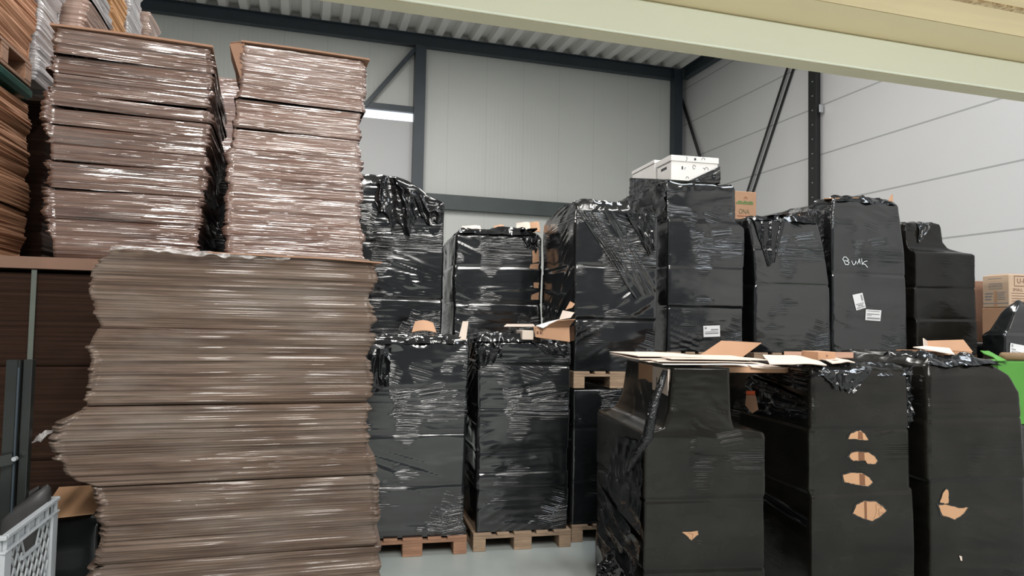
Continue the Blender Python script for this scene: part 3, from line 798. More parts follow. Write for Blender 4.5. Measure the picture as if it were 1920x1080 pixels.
side_load(4.03, 4.86, 3.352, 4.5, XS, CR_TAN, 'tan cardboard stack on the high pallet at the top left corner', 211, W=.85, n=3, amp=1.0, du=.02, dz=.004)
zR = 3.28
side_load(4.92, 5.36, zR, 4.6, XS+.0, WHT, 'white film wrapped bundle next to the high tan stack', 221, 'wrapped_bundle', 'wrapped bundle', W=.9, n=2, amp=1.2, du=.02, dz=.006)
side_load(5.45, 6.03, zR, 4.8, XS+.10, [SILV, WHT], 'glossy wrapped bundle with ribbed silvery corner behind the white one', 231, 'wrapped_bundle', 'wrapped bundle', W=.9, n=2, amp=2.0, du=.02, dz=.005)
side_load(6.15, 6.62, zR, 4.9, XS+.09, CR_ORANGE, 'orange brown cardboard stack between two white bundles', 241, W=.9, n=2, amp=1.0, du=.02, dz=.005)
side_load(6.68, 7.22, zR, 5.0, XS+.09, WHT, 'white film wrapped bundle behind the orange brown stack', 251, 'wrapped_bundle', 'wrapped bundle', W=.9, n=2, amp=1.0, du=.03, dz=.006)
side_load(7.28, 7.75, zR, 4.72, XS+.13, SILV, 'small brown film wrapped bundle at the far end of the high row', 261, 'wrapped_bundle', 'wrapped bundle', W=.9, n=2, amp=1.2, du=.03, dz=.006)
side_load(5.46, 6.60, 0.0, zR-.035, XS-.1, CR_SHADE, 'tall cardboard pile carrying the nearer white bundles', 271, W=.9, n=3, amp=.6, du=.05, dz=.012)
side_load(6.66, 7.80, 0.0, zR-.035, XS-.1, CR_SHADE, 'tall cardboard pile carrying the farther white bundle', 281, W=.9, n=3, amp=.6, du=.05, dz=.012)

# ================================================================== BLACK WRAPPED LOADS
GRP = 'black wrapped pallet loads'
# --- floor row
A = at_z(886, 1034, 0); B = at_z(1069, 1024, 0)
rzP = math.degrees(math.atan2(B[1]-A[1], B[0]-A[0]))
fP2 = Frame(0, 0, 0, rzP, FL=A, W=float(np.hypot(*(B-A)[:2])))
zt = fP2.fp(970, 632)[1]
P2 = Load(fP2, 'black wrapped floor load carrying the open carton, standing on clean wooden blocks', .144, zt, [(.144, .02, .03, 0, 0), (.6, .02, .02, 0, 0), (.62, .025, .025, .01, 0), (1.45, .01, .02, 0, 0), (zt-.05, .0, .03, .0, .05), (zt, .03, .04, .03, .05)], seed=21,
          layers=[fP2.fp(970, y)[1] for y in (915, 845, 765, 685)], fold=1.3)
pallet(fP2, 0, 'wooden pallet under the black load with the open carton')
fP1 = Frame(0, 0, 0, rzP, FL=at_z(874, 1037, 0)-fP2.U*.86, W=.86)
zt = fP1.fp(780, 634)[1]
P1 = Load(fP1, 'black wrapped floor load right beside the big front cardboard stack', .144, zt, [(.144, 0, .005, 0, 0), (.19, 0, .0, -.01, 0), (.25, 0, .03, 0.0, 0), (.9, 0, .02, .005, 0), (1.3, 0, .01, 0, 0), (zt, 0, .005, .005, 0)], seed=31,
          layers=[fP1.fp(780, y)[1] for y in (910, 815, 728)], fold=1.1)
pallet(fP1, 0, 'reddish wooden pallet under the black load beside the front stack', mt=WOOD_R, W=.86)
# rounded dark sack bulging from its upper left corner
P1.flap([(690, 655), (735, 652), (728, 722), (690, 745)], 5, .015, .03, 26, 26, 'film_flap', FOLD, (3, 2), .01)
P1.top_film(.02, .84, -.015, .5, P1.z1+.005, .03, 8)
P2.top_film(.0, .55, -.02, .5, P2.z1+.012, .035, 9)
P2.flap([(890, 640), (940, 626), (940, 672), (892, 690)], 12, .012, .022, 26, 22, 'film_flap', FOLD, (5, 3), .02)
P2.flap([(985, 630), (1062, 640), (1062, 668), (1020, 662)], 14, .012, .02, 22, 16, 'film_flap', FOLD, (6, 2), .015)
# --- third floor load, mostly hidden
fP3 = Frame(0, 0, 0, -4.4, FL=at_z(1070, 1016, 0), W=.80)
z3 = fP3.fp(1100, 728)[1]
P3 = Load(fP3, 'black wrapped floor load below the tallest middle load, partly hidden by the near load', .148, z3-.012, seed=51, topamp=0, layers=[fP3.fp(1100, y)[1] for y in (900, 800)])
pallet(fP3, 0, 'wooden pallet under the half hidden black floor load')
# --- second tier on it
fU3 = Frame(1076, 600, 6.06, -4.4, xr=1232)
zd = z3+.144
zt = fU3.fp(1130, 374)[1]
zz1 = [fU3.fp(1130, y)[1] for y in (400, 470, 560)]
z_r = fU3.fp(1200, 402)[1]
U3 = Load(fU3, 'tall black wrapped load with diagonal folds, second tier left of white boxes', zd+.003, zt,
          [(zd, 0, 0, 0, 0), (z_r-.02, -.0, .005, 0, 0), (z_r, .0, .03, 0, 0), (z_r+.012, .005, .24, 0, 0), (zt, .01, .26, .01, .50)], seed=71, L=1.08,
          layers=[fU3.fp(1150, y)[1] for y in (600, 500)], fold=1.8, lump=.012, topamp=.012)
pallet(fP3, z3, 'wooden pallet between the two black loads left of the near load', v=-.01, W=.8)
U3.flap([(1082, 395), (1150, 395), (1232, 545), (1190, 560)], 21, .006, .014, 40, 30, 'film_flap', BLK, (10, 2), .0)
U3.flap([(1172, 400), (1222, 402), (1226, 470), (1215, 480)], 22, .006, .02, 26, 20, 'film_flap', FOLD, (7, 2), .01)
# --- second tier left part
fU1 = Frame(640, 600, 6.85, -4.4, xr=829)
zt_l, zt_r = fU1.fp(700, 328)[1], fU1.fp(800, 375)[1]
U1 = Load(fU1, 'black wrapped second tier load with a big loose film sheet over its top', 1.60, zt_l,
          [(1.6, 0, 0, 0, 0), (zt_r-.03, 0, .0, 0, 0), (zt_r, 0, .04, .01, 0), (zt_r+.05, 0, .17, .01, 0), (zt_r+.12, 0, .26, .01, 0), (zt_l-.02, 0, .37, .01, 0), (zt_l, 0, .40, .02, 0)], seed=91,
          layers=[fU1.fp(750, y)[1] for y in (560, 455)], fold=1.6)
U1.flap([(712, 328), (745, 336), (778, 438), (700, 400)], 31, .03, .045, 44, 44, 'film_flap', FOLD, (4, 1.2), .08)
U1.flap([(740, 345), (828, 380), (826, 412), (768, 418)], 33, .02, .035, 50, 34, 'film_flap', FOLD, (6, 1.2), .05)
fU2 = Frame(851, 520, 6.95, -4.4, xr=1013)
zt = fU2.fp(925, 432)[1]
U2 = Load(fU2, 'black wrapped second tier load with torn top and cardboard scraps on it', 1.60, zt, [(1.6, 0, -.03, 0, 0), (2.1, 0, 0, 0, 0), (zt-.06, .01, -.02, 0, 0), (zt, .05, 0, .03, 0)], seed=101, layers=[fU2.fp(925, y)[1] for y in (570, 500)], fold=1.8)
U2.top_film(.04, .80, -.01, .55, zt+.01, .05, 13)
U2.flap([(975, 430), (1008, 428), (1006, 470), (985, 462)], 41, .015, .03, 26, 26, 'film_flap', FOLD, (5, 2), .03)
U2.hole([(998, 470), (1009, 468), (1010, 490), (998, 494)], seed=3, mt=CARD); U2.hole([(994, 496), (1010, 494), (1008, 505), (992, 503)], seed=4, mt=CARD)
U2.hole([(1000, 530), (1010, 530), (1009, 540), (1000, 540)], seed=5, mt=CARD); U2.hole([(996, 553), (1010, 548), (1009, 562), (995, 562)], seed=6, mt=CARD)
for i, (x0, x1, y0, y1, zc, lb, mm) in enumerate(((868, 905, 422, 428, .03, 'pinkish cardboard strip on the left of the torn topped load', CARD_L), (930, 950, 420, 428, .03, 'small brown cardboard scrap in the middle of the torn topped load', CARD), (973, 1000, 415, 428, .04, 'pale upright cardboard scrap near the right of the torn topped load', CARD_L), (996, 1018, 414, 424, .03, 'brown cardboard scrap at the right end of the torn topped load', CARD))):
    a0, b0 = fU2.fp(x0, y1), fU2.fp(x1, y0)
    sheet(fU2, [(a0[0], .12, zt+.01), (b0[0], .10, zt+.02), (b0[0]+.01, .2, max(b0[1], zt+.05)+.02), (a0[0]+.02, .22, max(b0[1], zt+.05)+.0)], lb, mm, 'cardboard_scrap', group='cardboard scraps on the torn topped load', th=.006, n=4, m=4, rough=.01)
# lower tier below these two
for nm, fr, sd in (('below the load with the loose film sheet', fU1, 111), ('below the torn topped load', fU2, 113)):
    g = Frame(0, 0, 0, -4.4, FL=fr.w(0.0, .03, 0), W=fr.W)
    Load(g, 'black wrapped floor load '+nm, .150, 1.445, seed=sd, cheap=True, topamp=0)
    pallet(g, 0, 'floor pallet '+nm); pallet(g, 1.455, 'upper pallet '+nm)
# --- second tier right part
def tier2(xl, xr, yr, D, label, ztop_px, seed, prof=None, layers_px=(), zb=1.60, **kw):
    fr = Frame(xl, yr, D, -4.4, xr=xr)
    zt = fr.fp((xl+xr)/2, ztop_px)[1]
    return fr, zt
fU4 = Frame(1251, 600, 6.62, -4.4, xr=1395)
zs4 = fU4.fp(1320, 422)[1]; zt4 = fU4.fp(1300, 340)[1]
l4 = fU4.fp(1251, 380)[0]; r4 = fU4.W-fU4.fp(1379, 380)[0]
U4 = Load(fU4, 'tall black wrapped load with two white boxes on top, second tier', 1.603, zt4,
          [(1.6, 0, 0, 0, 0), (zs4-.01, 0, .005, 0, 0), (zs4, .0, .02, .0, 0), (zs4+.02, .0, .05, .0, .02), (zs4+.05, l4, r4, .005, .02), (zt4-.02, l4-.01, r4, .01, .02), (zt4, l4, r4+.01, .02, .03)], seed=121,
          layers=[fU4.fp(1320, 577)[1], fU4.fp(1320, 500)[1]], fold=.8, topamp=.004)
U4.label([(1318, 611), (1349, 610), (1350, 631), (1319, 632)], [(.08, .2, .12, .3), (.45, .9, .3, .42), (.08, .9, .5, .54), (.08, .9, .62, .74)], 'white shipping label')
fU5 = Frame(1414, 600, 6.85, -4.4, xr=1556)
zt5 = fU5.fp(1470, 408)[1]
U5 = Load(fU5, 'black wrapped second tier load leaning right, second from the white boxes', 1.603, zt5,
          [(1.6, 0, 0, 0, 0), (fU5.fp(1480, 530)[1], .0, .01, 0, 0), (fU5.fp(1480, 470)[1], -.02, .06, 0, 0), (zt5-.03, -.08, .14, 0, 0), (zt5, -.06, .17, .02, 0)], seed=131, layers=[fU5.fp(1480, y)[1] for y in (535, 468)], fold=.8)
U5.flap([(1408, 405), (1475, 402), (1452, 490), (1440, 500)], 51, .008, .014, 36, 36, 'film_flap', FOLD, (5, 1.5), .01)
fU6 = Frame(1560, 600, 7.15, -4.4, xr=1700)
zt6l, zt6 = fU6.fp(1580, 385)[1], fU6.fp(1670, 378)[1]
U6 = Load(fU6, 'tall black wrapped load with white handwriting and two paper labels', 1.603, zt6,
          [(1.6, 0, 0, 0, 0), (2.2, 0, .0, 0, 0), (fU6.fp(1600, 470)[1], .0, .02, 0, 0), (zt6-.2, .0, .07, 0, 0), (zt6-.03, .02, .10, .0, 0), (zt6, .04, .13, .02, 0)], seed=151, layers=[fU6.fp(1630, y)[1] for y in (515,)], fold=.8)
S_ = lambda pts: [(1540+x/7.2, 470+y/7.2) for x, y in pts]
U6.strokes('handwriting', [S_([(285, 120), (300, 150), (318, 188)]), S_([(278, 118), (300, 85), (325, 85), (362, 128), (330, 140), (300, 132)]), S_([(330, 140), (368, 158), (355, 190), (318, 186)]),
                           S_([(402, 138), (415, 178), (430, 192), (448, 178), (458, 140)]), S_([(458, 140), (462, 165)]), S_([(478, 182), (492, 150), (505, 112)]), S_([(505, 112), (512, 150), (516, 178)]), S_([(488, 155), (515, 150)]),
                           S_([(535, 110), (540, 150), (545, 190)]), S_([(612, 138), (575, 148), (545, 178), (585, 185), (618, 225)])], .0065, CHALK, .006, 'white hand lettering')
U6.label([(1597, 553), (1616, 549), (1622, 577), (1604, 582)], [(.1, .9, .62, .68), (.25, .8, .72, .8), (.1, .5, .86, .93), (.55, .9, .84, .92), (.75, .9, .1, .5)], 'white paper label stuck on at a tilt')
U6.label([(1622, 580), (1651, 582), (1649, 602), (1621, 600)], [(.1, .9, .1, .16), (.08, .9, .36, .44), (.08, .4, .5, .56), (.1, .95, .72, .86)], 'white paper label with a printed code')
U6.top_film(.05, fU6.W-.12, -.01, .5, zt6+.01, .06, 15)
fU7 = Frame(1716, 600, 7.4, -4.4, xr=1832)
zs7 = fU7.fp(1770, 474)[1]; zt7 = fU7.fp(1760, 414)[1]
r7 = fU7.W-fU7.fp(1784, 430)[0]
U7 = Load(fU7, 'black wrapped load with narrower top, second tier nearest the stacked brown boxes', 1.603, zt7,
          [(1.6, 0, 0, 0, 0), (zs7-.015, 0, .015, 0, 0), (zs7, .0, .03, .005, 0), (zs7+.02, .0, .10, .07, .03), (zs7+.06, .0, r7-.07, .11, .05), (zs7+.13, .0, r7-.02, .13, .06), (zt7-.01, .0, r7, .14, .06), (zt7, .02, r7+.02, .16, .06)], seed=161, layers=[fU7.fp(1770, y)[1] for y in (600, 540)], fold=.5, material=BLK2)
U7.flap([(1740, 412), (1768, 412), (1752, 440), (1738, 455)], 61, .01, .016, 26, 30, 'film_flap', FOLD, (4, 2), .01)
for nm, fr, sd in (('under the load with the white boxes', fU4, 171), ('under the load leaning right', fU5, 173), ('under the load with handwriting', fU6, 175), ('under the load with the narrower top', fU7, 177)):
    g = Frame(0, 0, 0, -4.4, FL=fr.w(0.0, .02, 0), W=fr.W)
    Load(g, 'black wrapped floor load '+nm, .150, 1.445, seed=sd, cheap=True, topamp=0)
    pallet(g, 0, 'floor pallet '+nm); pallet(g, 1.456, 'upper wooden pallet '+nm)

# --- near row
fQ1 = Frame(1208, 900, 4.35, -9, xr=1437)
zq1 = fQ1.fp(1300, 690)[1]; zsq = fQ1.fp(1320, 811)[1]
lq, rq = fQ1.fp(1262, 740)[0], fQ1.W-fQ1.fp(1371, 740)[0]
Q1 = Load(fQ1, 'near black wrapped load with narrower upper box and flattened cartons on it', .012, zq1,
          [(.144, -.01, .0, 0, 0), (.3, -.005, 0, 0, 0), (.7, .0, .01, 0, 0), (zsq-.03, .0, .005, 0, 0), (zsq-.005, .01, .01, .004, 0), (zsq+.006, .05, .03, .006, .03), (zsq+.02, .11, rq-.03, .007, .05), (zsq+.06, lq-.045, rq-.012, .008, .08), (zsq+.14, lq-.02, rq-.004, .01, .12), (zq1-.03, lq, rq, .01, .16), (zq1, lq, rq, .012, .18)],
          seed=181, layers=[fQ1.fp(1320, 937)[1], fQ1.fp(1320, 1068)[1]], fold=.7, material=BLK2, lump=.006, topamp=0)
Q1.hole([(1279, 998), (1308, 995), (1309, 1002), (1296, 1013), (1287, 1004)], ink=[[(1290, 999), (1299, 1001), (1297, 1010)]], seed=8)
fQ2 = Frame(1520, 850, 4.72, -6, xr=1709)
zq2 = fQ2.fp(1600, 690)[1]
Q2 = Load(fQ2, 'near black wrapped load with four torn holes showing cardboard, middle of the near row', .012, zq2, [(.144, 0, -.03, 0, 0), (.75, 0, -.02, 0, 0), (fQ2.fp(1600, 925)[1], 0, -.02, .0, 0), (fQ2.fp(1600, 918)[1], 0, .0, .008, 0), (fQ2.fp(1600, 800)[1], 0, .015, 0, 0), (zq2-.02, 0, .03, .0, 0), (zq2, .02, .04, .03, 0)],
          seed=191, layers=[fQ2.fp(1600, y)[1] for y in (925, 803)], fold=.6, material=BLK2)
q_ = lambda pts: [(1560+x/4, 790+y/4) for x, y in pts]
Q2.hole(q_([(115, 130), (135, 92), (190, 70), (215, 72), (250, 105), (268, 140), (240, 140), (180, 132)]), [q_([(192, 75), (222, 78), (228, 134), (190, 132)])], seed=11)
Q2.hole(q_([(125, 265), (145, 235), (200, 228), (280, 236), (322, 265), (342, 300), (325, 322), (268, 318), (262, 296), (160, 295)]), [q_([(196, 230), (240, 230), (245, 294), (200, 294)])], seed=12)
Q2.hole(q_([(85, 405), (140, 385), (225, 392), (285, 425), (308, 462), (275, 488), (180, 475), (95, 455)]), [q_([(208, 392), (248, 400), (252, 482), (212, 478)])], seed=13)
Q2.hole(q_([(155, 690), (182, 625), (235, 598), (320, 600), (375, 635), (405, 668), (360, 712), (300, 748), (230, 725)]), [q_([(238, 600), (256, 600), (260, 732), (244, 730)])], ink=[q_([(325, 615), (330, 680), (310, 735)]), q_([(335, 620), (375, 640), (345, 660), (352, 690), (385, 680)]), q_([(340, 690), (365, 715)])], seed=14)
fQ3 = Frame(1738, 850, 4.86, -6, W=.80)
zq3 = fQ3.fp(1820, 672)[1]
Q3 = Load(fQ3, 'near black wrapped load at the right edge with one torn hole', .012, zq3, [(.144, .02, -.01, 0, 0), (fQ3.fp(1820, 905)[1], .02, 0, 0, 0), (fQ3.fp(1820, 898)[1], -.0, 0, -.008, 0), (fQ3.fp(1820, 790)[1], .0, .02, 0, 0), (fQ3.fp(1820, 782)[1], .0, .02, -.006, 0), (zq3-.24, .0, .03, .0, 0), (zq3-.12, .01, .10, .01, .03), (zq3-.05, .03, .20, .03, .06), (zq3, .07, .32, .07, .10)],
          seed=221, layers=[fQ3.fp(1820, y)[1] for y in (902, 786)], fold=.7, material=BLK2, r=.03)
Q3.hole(q_([(795, 625), (860, 625), (950, 650), (1015, 645), (985, 690), (918, 735), (870, 715), (825, 705)]), seed=15)
Q3.hole(q_([(852, 508), (868, 515), (872, 610), (850, 618), (808, 605), (825, 540)]), seed=16)
Q3.hole(q_([(948, 1005), (965, 1008), (970, 1040), (958, 1042)]), seed=17, mt=CARD_L)

# torn left flank of Q1: two cartons showing, the film band drawn aside, film tail on the floor
def carton_side(load, u, v0, v1, z0, z1, mt):
    return MB().box(u, u+.02, v0, v1, z0-load.z0, z1-load.z0).build('exposed_carton', mt, load.root)
uc = lq-.012
c1_ = carton_side(Q1, uc, .36, .66, zsq+.05, zq1-.008, CARD); c2_ = carton_side(Q1, uc-.004, .05, .345, zsq+.04, zq1-.012, CARD_L)
lettering('A Z B', .075, REDINK, Q1.root, (uc-.006, .50, (zsq+zq1)/2-.03-Q1.z0), (0, -1, 0), sx=.7, name='carton_print')
# narrow strip of print on the nearer carton
MB().box(uc-.0065, uc-.005, .16, .26, zq1-.16-Q1.z0, zq1-.15-Q1.z0).box(uc-.0065, uc-.005, .16, .17, zq1-.16-Q1.z0, zq1-.08-Q1.z0).box(uc-.0065, uc-.005, .25, .26, zq1-.16-Q1.z0, zq1-.08-Q1.z0).build('carton_print', INK, Q1.root)
for k in range(3): MB().box(uc-.0065, uc-.005, .12, .24, zq1-.215-.022*k-Q1.z0, zq1-.208-.022*k-Q1.z0).build('carton_print', INK, Q1.root)
band = MB()
pts = [(uc-.03, .03, zq1-.02), (uc-.07, .01, zq1-.12), (uc-.11, .0, zq1-.22), (.02, .0, zsq-.02), (-.035, .06, zsq-.16), (-.05, .16, zsq-.26)]
band.tube([(p[0], p[1], p[2]-Q1.z0) for p in pts], [.018, .024, .03, .034, .03, .018], 10); band.build('film_rope', CRUMP, Q1.root, 'twisted band of film', True)
def tail(load, pts, wid, amp, seed, n=44, m=16, name='film_tail'):
    P = np.array(pts, float); V = []
    for i in range(n+1):
        t = i/n*(len(P)-1); p = np.array([np.interp(t, range(len(P)), P[:, k]) for k in range(3)])
        for j in range(m+1):
            b = j/m-.5; w = wid*(.7+.5*float(noise(i*.2, 1, 0, seed)))
            V.append((p[0]-amp*float(ridge(noise(i*.25, j*.55, 4, seed)*1.4, 2))+amp*.5*float(noise(i*.4, j*.5, 2, seed+1)), p[1]+b*w, p[2]+amp*.7*float(noise(i*.33, j*.4, 7, seed+2))-load.z0))
    return link(name, mesh_py(name, V, [(i*(m+1)+j, i*(m+1)+j+1, (i+1)*(m+1)+j+1, (i+1)*(m+1)+j) for i in range(n) for j in range(m)]), CRUMP, load.root, None, True)
def q1_side(pts, **kw): return film_tri(Q1, pts, **kw)
tail(Q1, [(-.09, .30, .34), (-.12, .32, .22), (-.16, .36, .12), (-.18, .38, .07)], .26, .05, 9)
# concave film on Q1 left back shoulder comes from its profile

# film on Q2's upper left and its flank, gathered over the gap to Q1
Q2.top_film(.0, .80, -.01, .5, zq2+.0, .05, 17)
Q2.flap([(1530, 690), (1640, 686), (1595, 735), (1560, 725)], 81, .01, .018, 40, 24, 'film_flap', FOLD, (8, 2), .02)
Q3.top_film(.05, .60, -.0, .6, zq3-.005, .05, 19)

# ---- wrapped side of Q2 towards Q1 (its left flank shows a tear with an orange taped carton)
ux = -.075
def flank_px(fr, x, y, u):
    P = on_plane(x, y, fr.o+fr.U*u, fr.U)-fr.o; return float(P @ fr.Vd), float(P[2])
V_ = [flank_px(fQ2, x, y, ux) for x, y in ((1402, 740), (1419, 738), (1425, 768), (1413, 775), (1400, 760))]
link('exposed_cardboard', mesh_py('exposed_cardboard', [(ux-.012, v, z-.012) for v, z in V_], [(0, 1, 2, 3, 4)]), CARD, Q2.root, 'tan cardboard in a tear on the flank')
V_ = [flank_px(fQ2, x, y, ux) for x, y in ((1402, 733), (1419, 733), (1419, 740), (1402, 740))]
link('orange_tape', mesh_py('orange_tape', [(ux-.014, v, z-.012) for v, z in V_], [(0, 1, 2, 3)]), ORTAPE, Q2.root)

film_flank = None
# ================================================================== LOOSE CARDBOARD AND CARTONS
# flattened cartons on Q1: thin sheets each a thing
zc = zq1+.024
u0 = fQ1.zp(1158, 684, zc)[0]
spec = [(-.09, .62, .0, .75, 'lowest flattened carton on the near load, its yellow edge showing'), (-.16, .52, .06, .8, 'second flattened carton on the near load, jutting left'), (-.12, .60, .02, .7, 'third flattened carton on the near load from the bottom'), (-.20, .40, .12, .75, 'fourth flattened carton on the near load, jutting farthest left'), (-.02, .66, .03, .6, 'fifth flattened carton on the near load, wide and pale'), (-.19, .30, .2, .8, 'topmost flattened carton on the near load')]
for i, (a0, a1, b0, b1, lb) in enumerate(spec):
    t = .01*math.sin(i*2.1)
    sheet(fQ1, [(lq+a0+.02, b0+t, zc+i*.0072), (lq+a1-.02, b0-t, zc+i*.0072), (lq+a1, b1, zc+i*.0072), (lq+a0, b1, zc+i*.0072)], lb, CARD_L if i else WHITEB, 'flattened_carton', 'flattened carton', 'flattened cartons on the near load', th=.005, n=10, m=6, rough=.003, seed=i)
# open carton between Q1 and Q2 with a raised brown flap, sunk in Q2's film
def open_carton(fr, u0, u1, v0, v1, z0, z1, label, flaps, mt=CARD, name='open_carton'):
    root = empty(name, label, 'carton', fr.w(0, 0, 0), fr.rz)
    t = .006
    MB().box(u0, u1, v0, v0+t, z0, z1).build('side_panel', mt, root); MB().box(u0, u1, v1-t, v1, z0, z1).build('side_panel', mt, root)
    MB().box(u0, u0+t, v0+t, v1-t, z0, z1).build('side_panel', mt, root); MB().box(u1-t, u1, v0+t, v1-t, z0, z1).build('side_panel', mt, root)
    MB().box(u0+t, u1-t, v0+t, v1-t, z0, z0+t).build('bottom_panel', mt, root)
    for c, m2, kw in flaps:
        o = link('flap', sheet_mesh(c, **kw), m2, root)
    return root
zq = zq2+.02
# raised flap carton (px 1332..1428, y 641..695)
a = fQ2.zp(1332, 684, zq+.02); 
uL, uR = fQ2.fp(1330, 690, .25)[0], fQ2.fp(1412, 690, .25)[0]
zf = fQ2.fp(1380, 690, .25)[1]
zft = fQ2.fp(1380, 643, .55)[1]
open_carton(fQ2, uL, fQ2.fp(1500, 690, .25)[0], .22, .60, zf-.03, zf+.008, 'open brown carton with a raised flap, between the two near loads',
            [([(uL, .60, zf+.01), (uR+.04, .60, zf+.01), (fQ2.fp(1428, 650, .66)[0], .66, zft-.0), (fQ2.fp(1352, 641, .66)[0], .66, zft+.012)], CARD, dict(th=.005, sag=.004, n=12)),
             ([(uL, .22, zf+.012), (uR-.05, .22, zf+.012), (uR+.06, .58, zf+.04), (uL+.12, .58, zf+.03)], CARD_L, dict(th=.005, sag=.01, n=12)),
             ([(uR-.04, .20, zf+.010), (uR+.22, .20, zf+.005), (uR+.16, .58, zf+.03), (uR+.05, .58, zf+.045)], CARD_L, dict(th=.005, sag=-.006, n=12))])
# under it: support pile so that carton rests on Q2's flank film
# pale sheets over Q2 front
sheet(fQ2, [(fQ2.fp(1440, 684, .0)[0], -.02, zq2+.028), (fQ2.fp(1545, 684)[0], -.03, zq2+.022), (fQ2.fp(1568, 678)[0], .32, zq2+.06), (fQ2.fp(1475, 676)[0], .30, zq2+.065)], 'pale cardboard sheet lying at the left front of the holed near load', CARD_L, group='cardboard on the near holed load', th=.006, rough=.006)
sheet(fQ2, [(fQ2.fp(1560, 683)[0], .0, zq2+.035), (fQ2.fp(1603, 680)[0], .0, zq2+.04), (fQ2.fp(1610, 676)[0], .25, zq2+.06), (fQ2.fp(1566, 676)[0], .25, zq2+.06)], 'small pale cardboard piece right of the small box on the holed near load', CARD_L, group='cardboard on the near holed load', th=.006, rough=.006)
k0, k1 = fQ2.fp(1534, 684, .14), fQ2.fp(1567, 660, .14)
sb = MB().box(k0[0], k1[0], .14, .34, zq2+.03, k1[1], b=.003).build('small_box', CARD); sb.location = tuple(fQ2.o); sb.rotation_euler = (0, 0, fQ2.rz); tag(sb, 'small brown box standing on the holed near load', 'box')
lettering('M', .028, BROWNINK, sb, ((k0[0]+k1[0])/2, .1385, k1[1]-.03), (1, 0, 0), sx=.8)
s3 = sheet(fQ2, [(fQ2.fp(1470, 680, .36)[0], .36, zq2+.05), (fQ2.fp(1600, 680, .36)[0], .36, zq2+.05), (fQ2.fp(1600, 668, .5)[0], .5, zq2+.085), (fQ2.fp(1470, 670, .5)[0], .5, zq2+.085)], 'brown cardboard sheet behind the small box on the holed near load', CARD_D, group='cardboard on the near holed load', th=.006)
# carton flaps on Q3
zQ = zq3+.02
c_ = lambda x, y, v: (*((lambda p: (p[0],))(fQ3.fp(x, y, v))), v, fQ3.fp(x, y, v)[1])
open_carton(fQ3, fQ3.fp(1738, 660, .30)[0], fQ3.fp(1822, 660, .30)[0], .30, .62, zq3+.004, zq3+.035, 'open brown carton with upright flaps on the right edge near load',
            [([c_(1740, 655, .62), c_(1824, 660, .62), c_(1806, 637, .66), c_(1738, 639, .66)], CARD, dict(th=.005, n=8)),
             ([c_(1733, 658, .30), c_(1740, 657, .62), c_(1738, 639, .66), c_(1731, 634, .36)], CARD_L, dict(th=.005, n=6)),
             ([c_(1712, 651, .22), c_(1790, 665, .10), c_(1780, 653, .32), c_(1735, 649, .32)], CARD_L, dict(th=.005, n=8))])
# open carton on P2
zc2 = P2.z1
c2 = lambda x, y, v=-.02: (fP2.fp(x, y, v)[0], v, fP2.fp(x, y, v)[1])
oc = empty('open_carton', 'open brown carton with pale torn flaps at the right end of the floor load', 'carton', fP2.w(0, 0, 0), fP2.rz)
link('side_panel', sheet_mesh([c2(1004, 632, -.035), c2(1068, 641, -.035), c2(1067, 613, -.035), c2(1000, 612, -.035)], .006, 6, 4), CARD, oc)
link('side_panel', sheet_mesh([c2(1004, 632, .30), c2(1068, 641, .30), c2(1067, 613, .30), c2(1000, 612, .30)], .006, 6, 4), CARD, oc)
a, b = c2(1068, 641, -.035), c2(1067, 613, -.035)
link('side_panel', sheet_mesh([a, (a[0], .30, a[2]), (b[0], .30, b[2]), b], .006, 4, 4), CARD, oc)
link('flap', sheet_mesh([c2(1018, 614, -.04), c2(1067, 613, -.04), c2(1078, 597, -.14), c2(1046, 599, -.12)], .005, 8, 4, curl=.01), CARD, oc, None)
link('flap', sheet_mesh([c2(1005, 611, -.03), c2(1018, 615, -.09), c2(1048, 599, -.02), c2(1030, 603, .1)], .005, 6, 4), WHITEB, oc, 'pale upturned flap')
link('flap', sheet_mesh([c2(1048, 600, .06), c2(1070, 596, .06), c2(1077, 586, .10), c2(1055, 582, .10)], .005, 6, 4), CARD_L, oc, 'pale torn flap')
link('flap', sheet_mesh([c2(1060, 581, .09), c2(1073, 577, .09), c2(1078, 570, .12), c2(1069, 565, .12)], .005, 4, 4), CARD, oc)
tri = MB()
for (x, y) in ((1008, 624), (1014, 624)):
    p = c2(x, y, -.0395); tri.box(p[0]-.008, p[0]+.008, p[1]-.001, p[1], p[2]-.012, p[2]+.012)
tri.build('handling_marks', BROWNINK, oc)
p = c2(1011, 618, -.0395)
MB().box(p[0]-.035, p[0]+.03, p[1]-.001, p[1], p[2]+.012, p[2]+.014).box(p[0]-.035, p[0]-.033, p[1]-.001, p[1], p[2]-.05, p[2]+.012).box(p[0]+.028, p[0]+.03, p[1]-.001, p[1], p[2]-.05, p[2]+.012).build('print_frame', BROWNINK, oc)
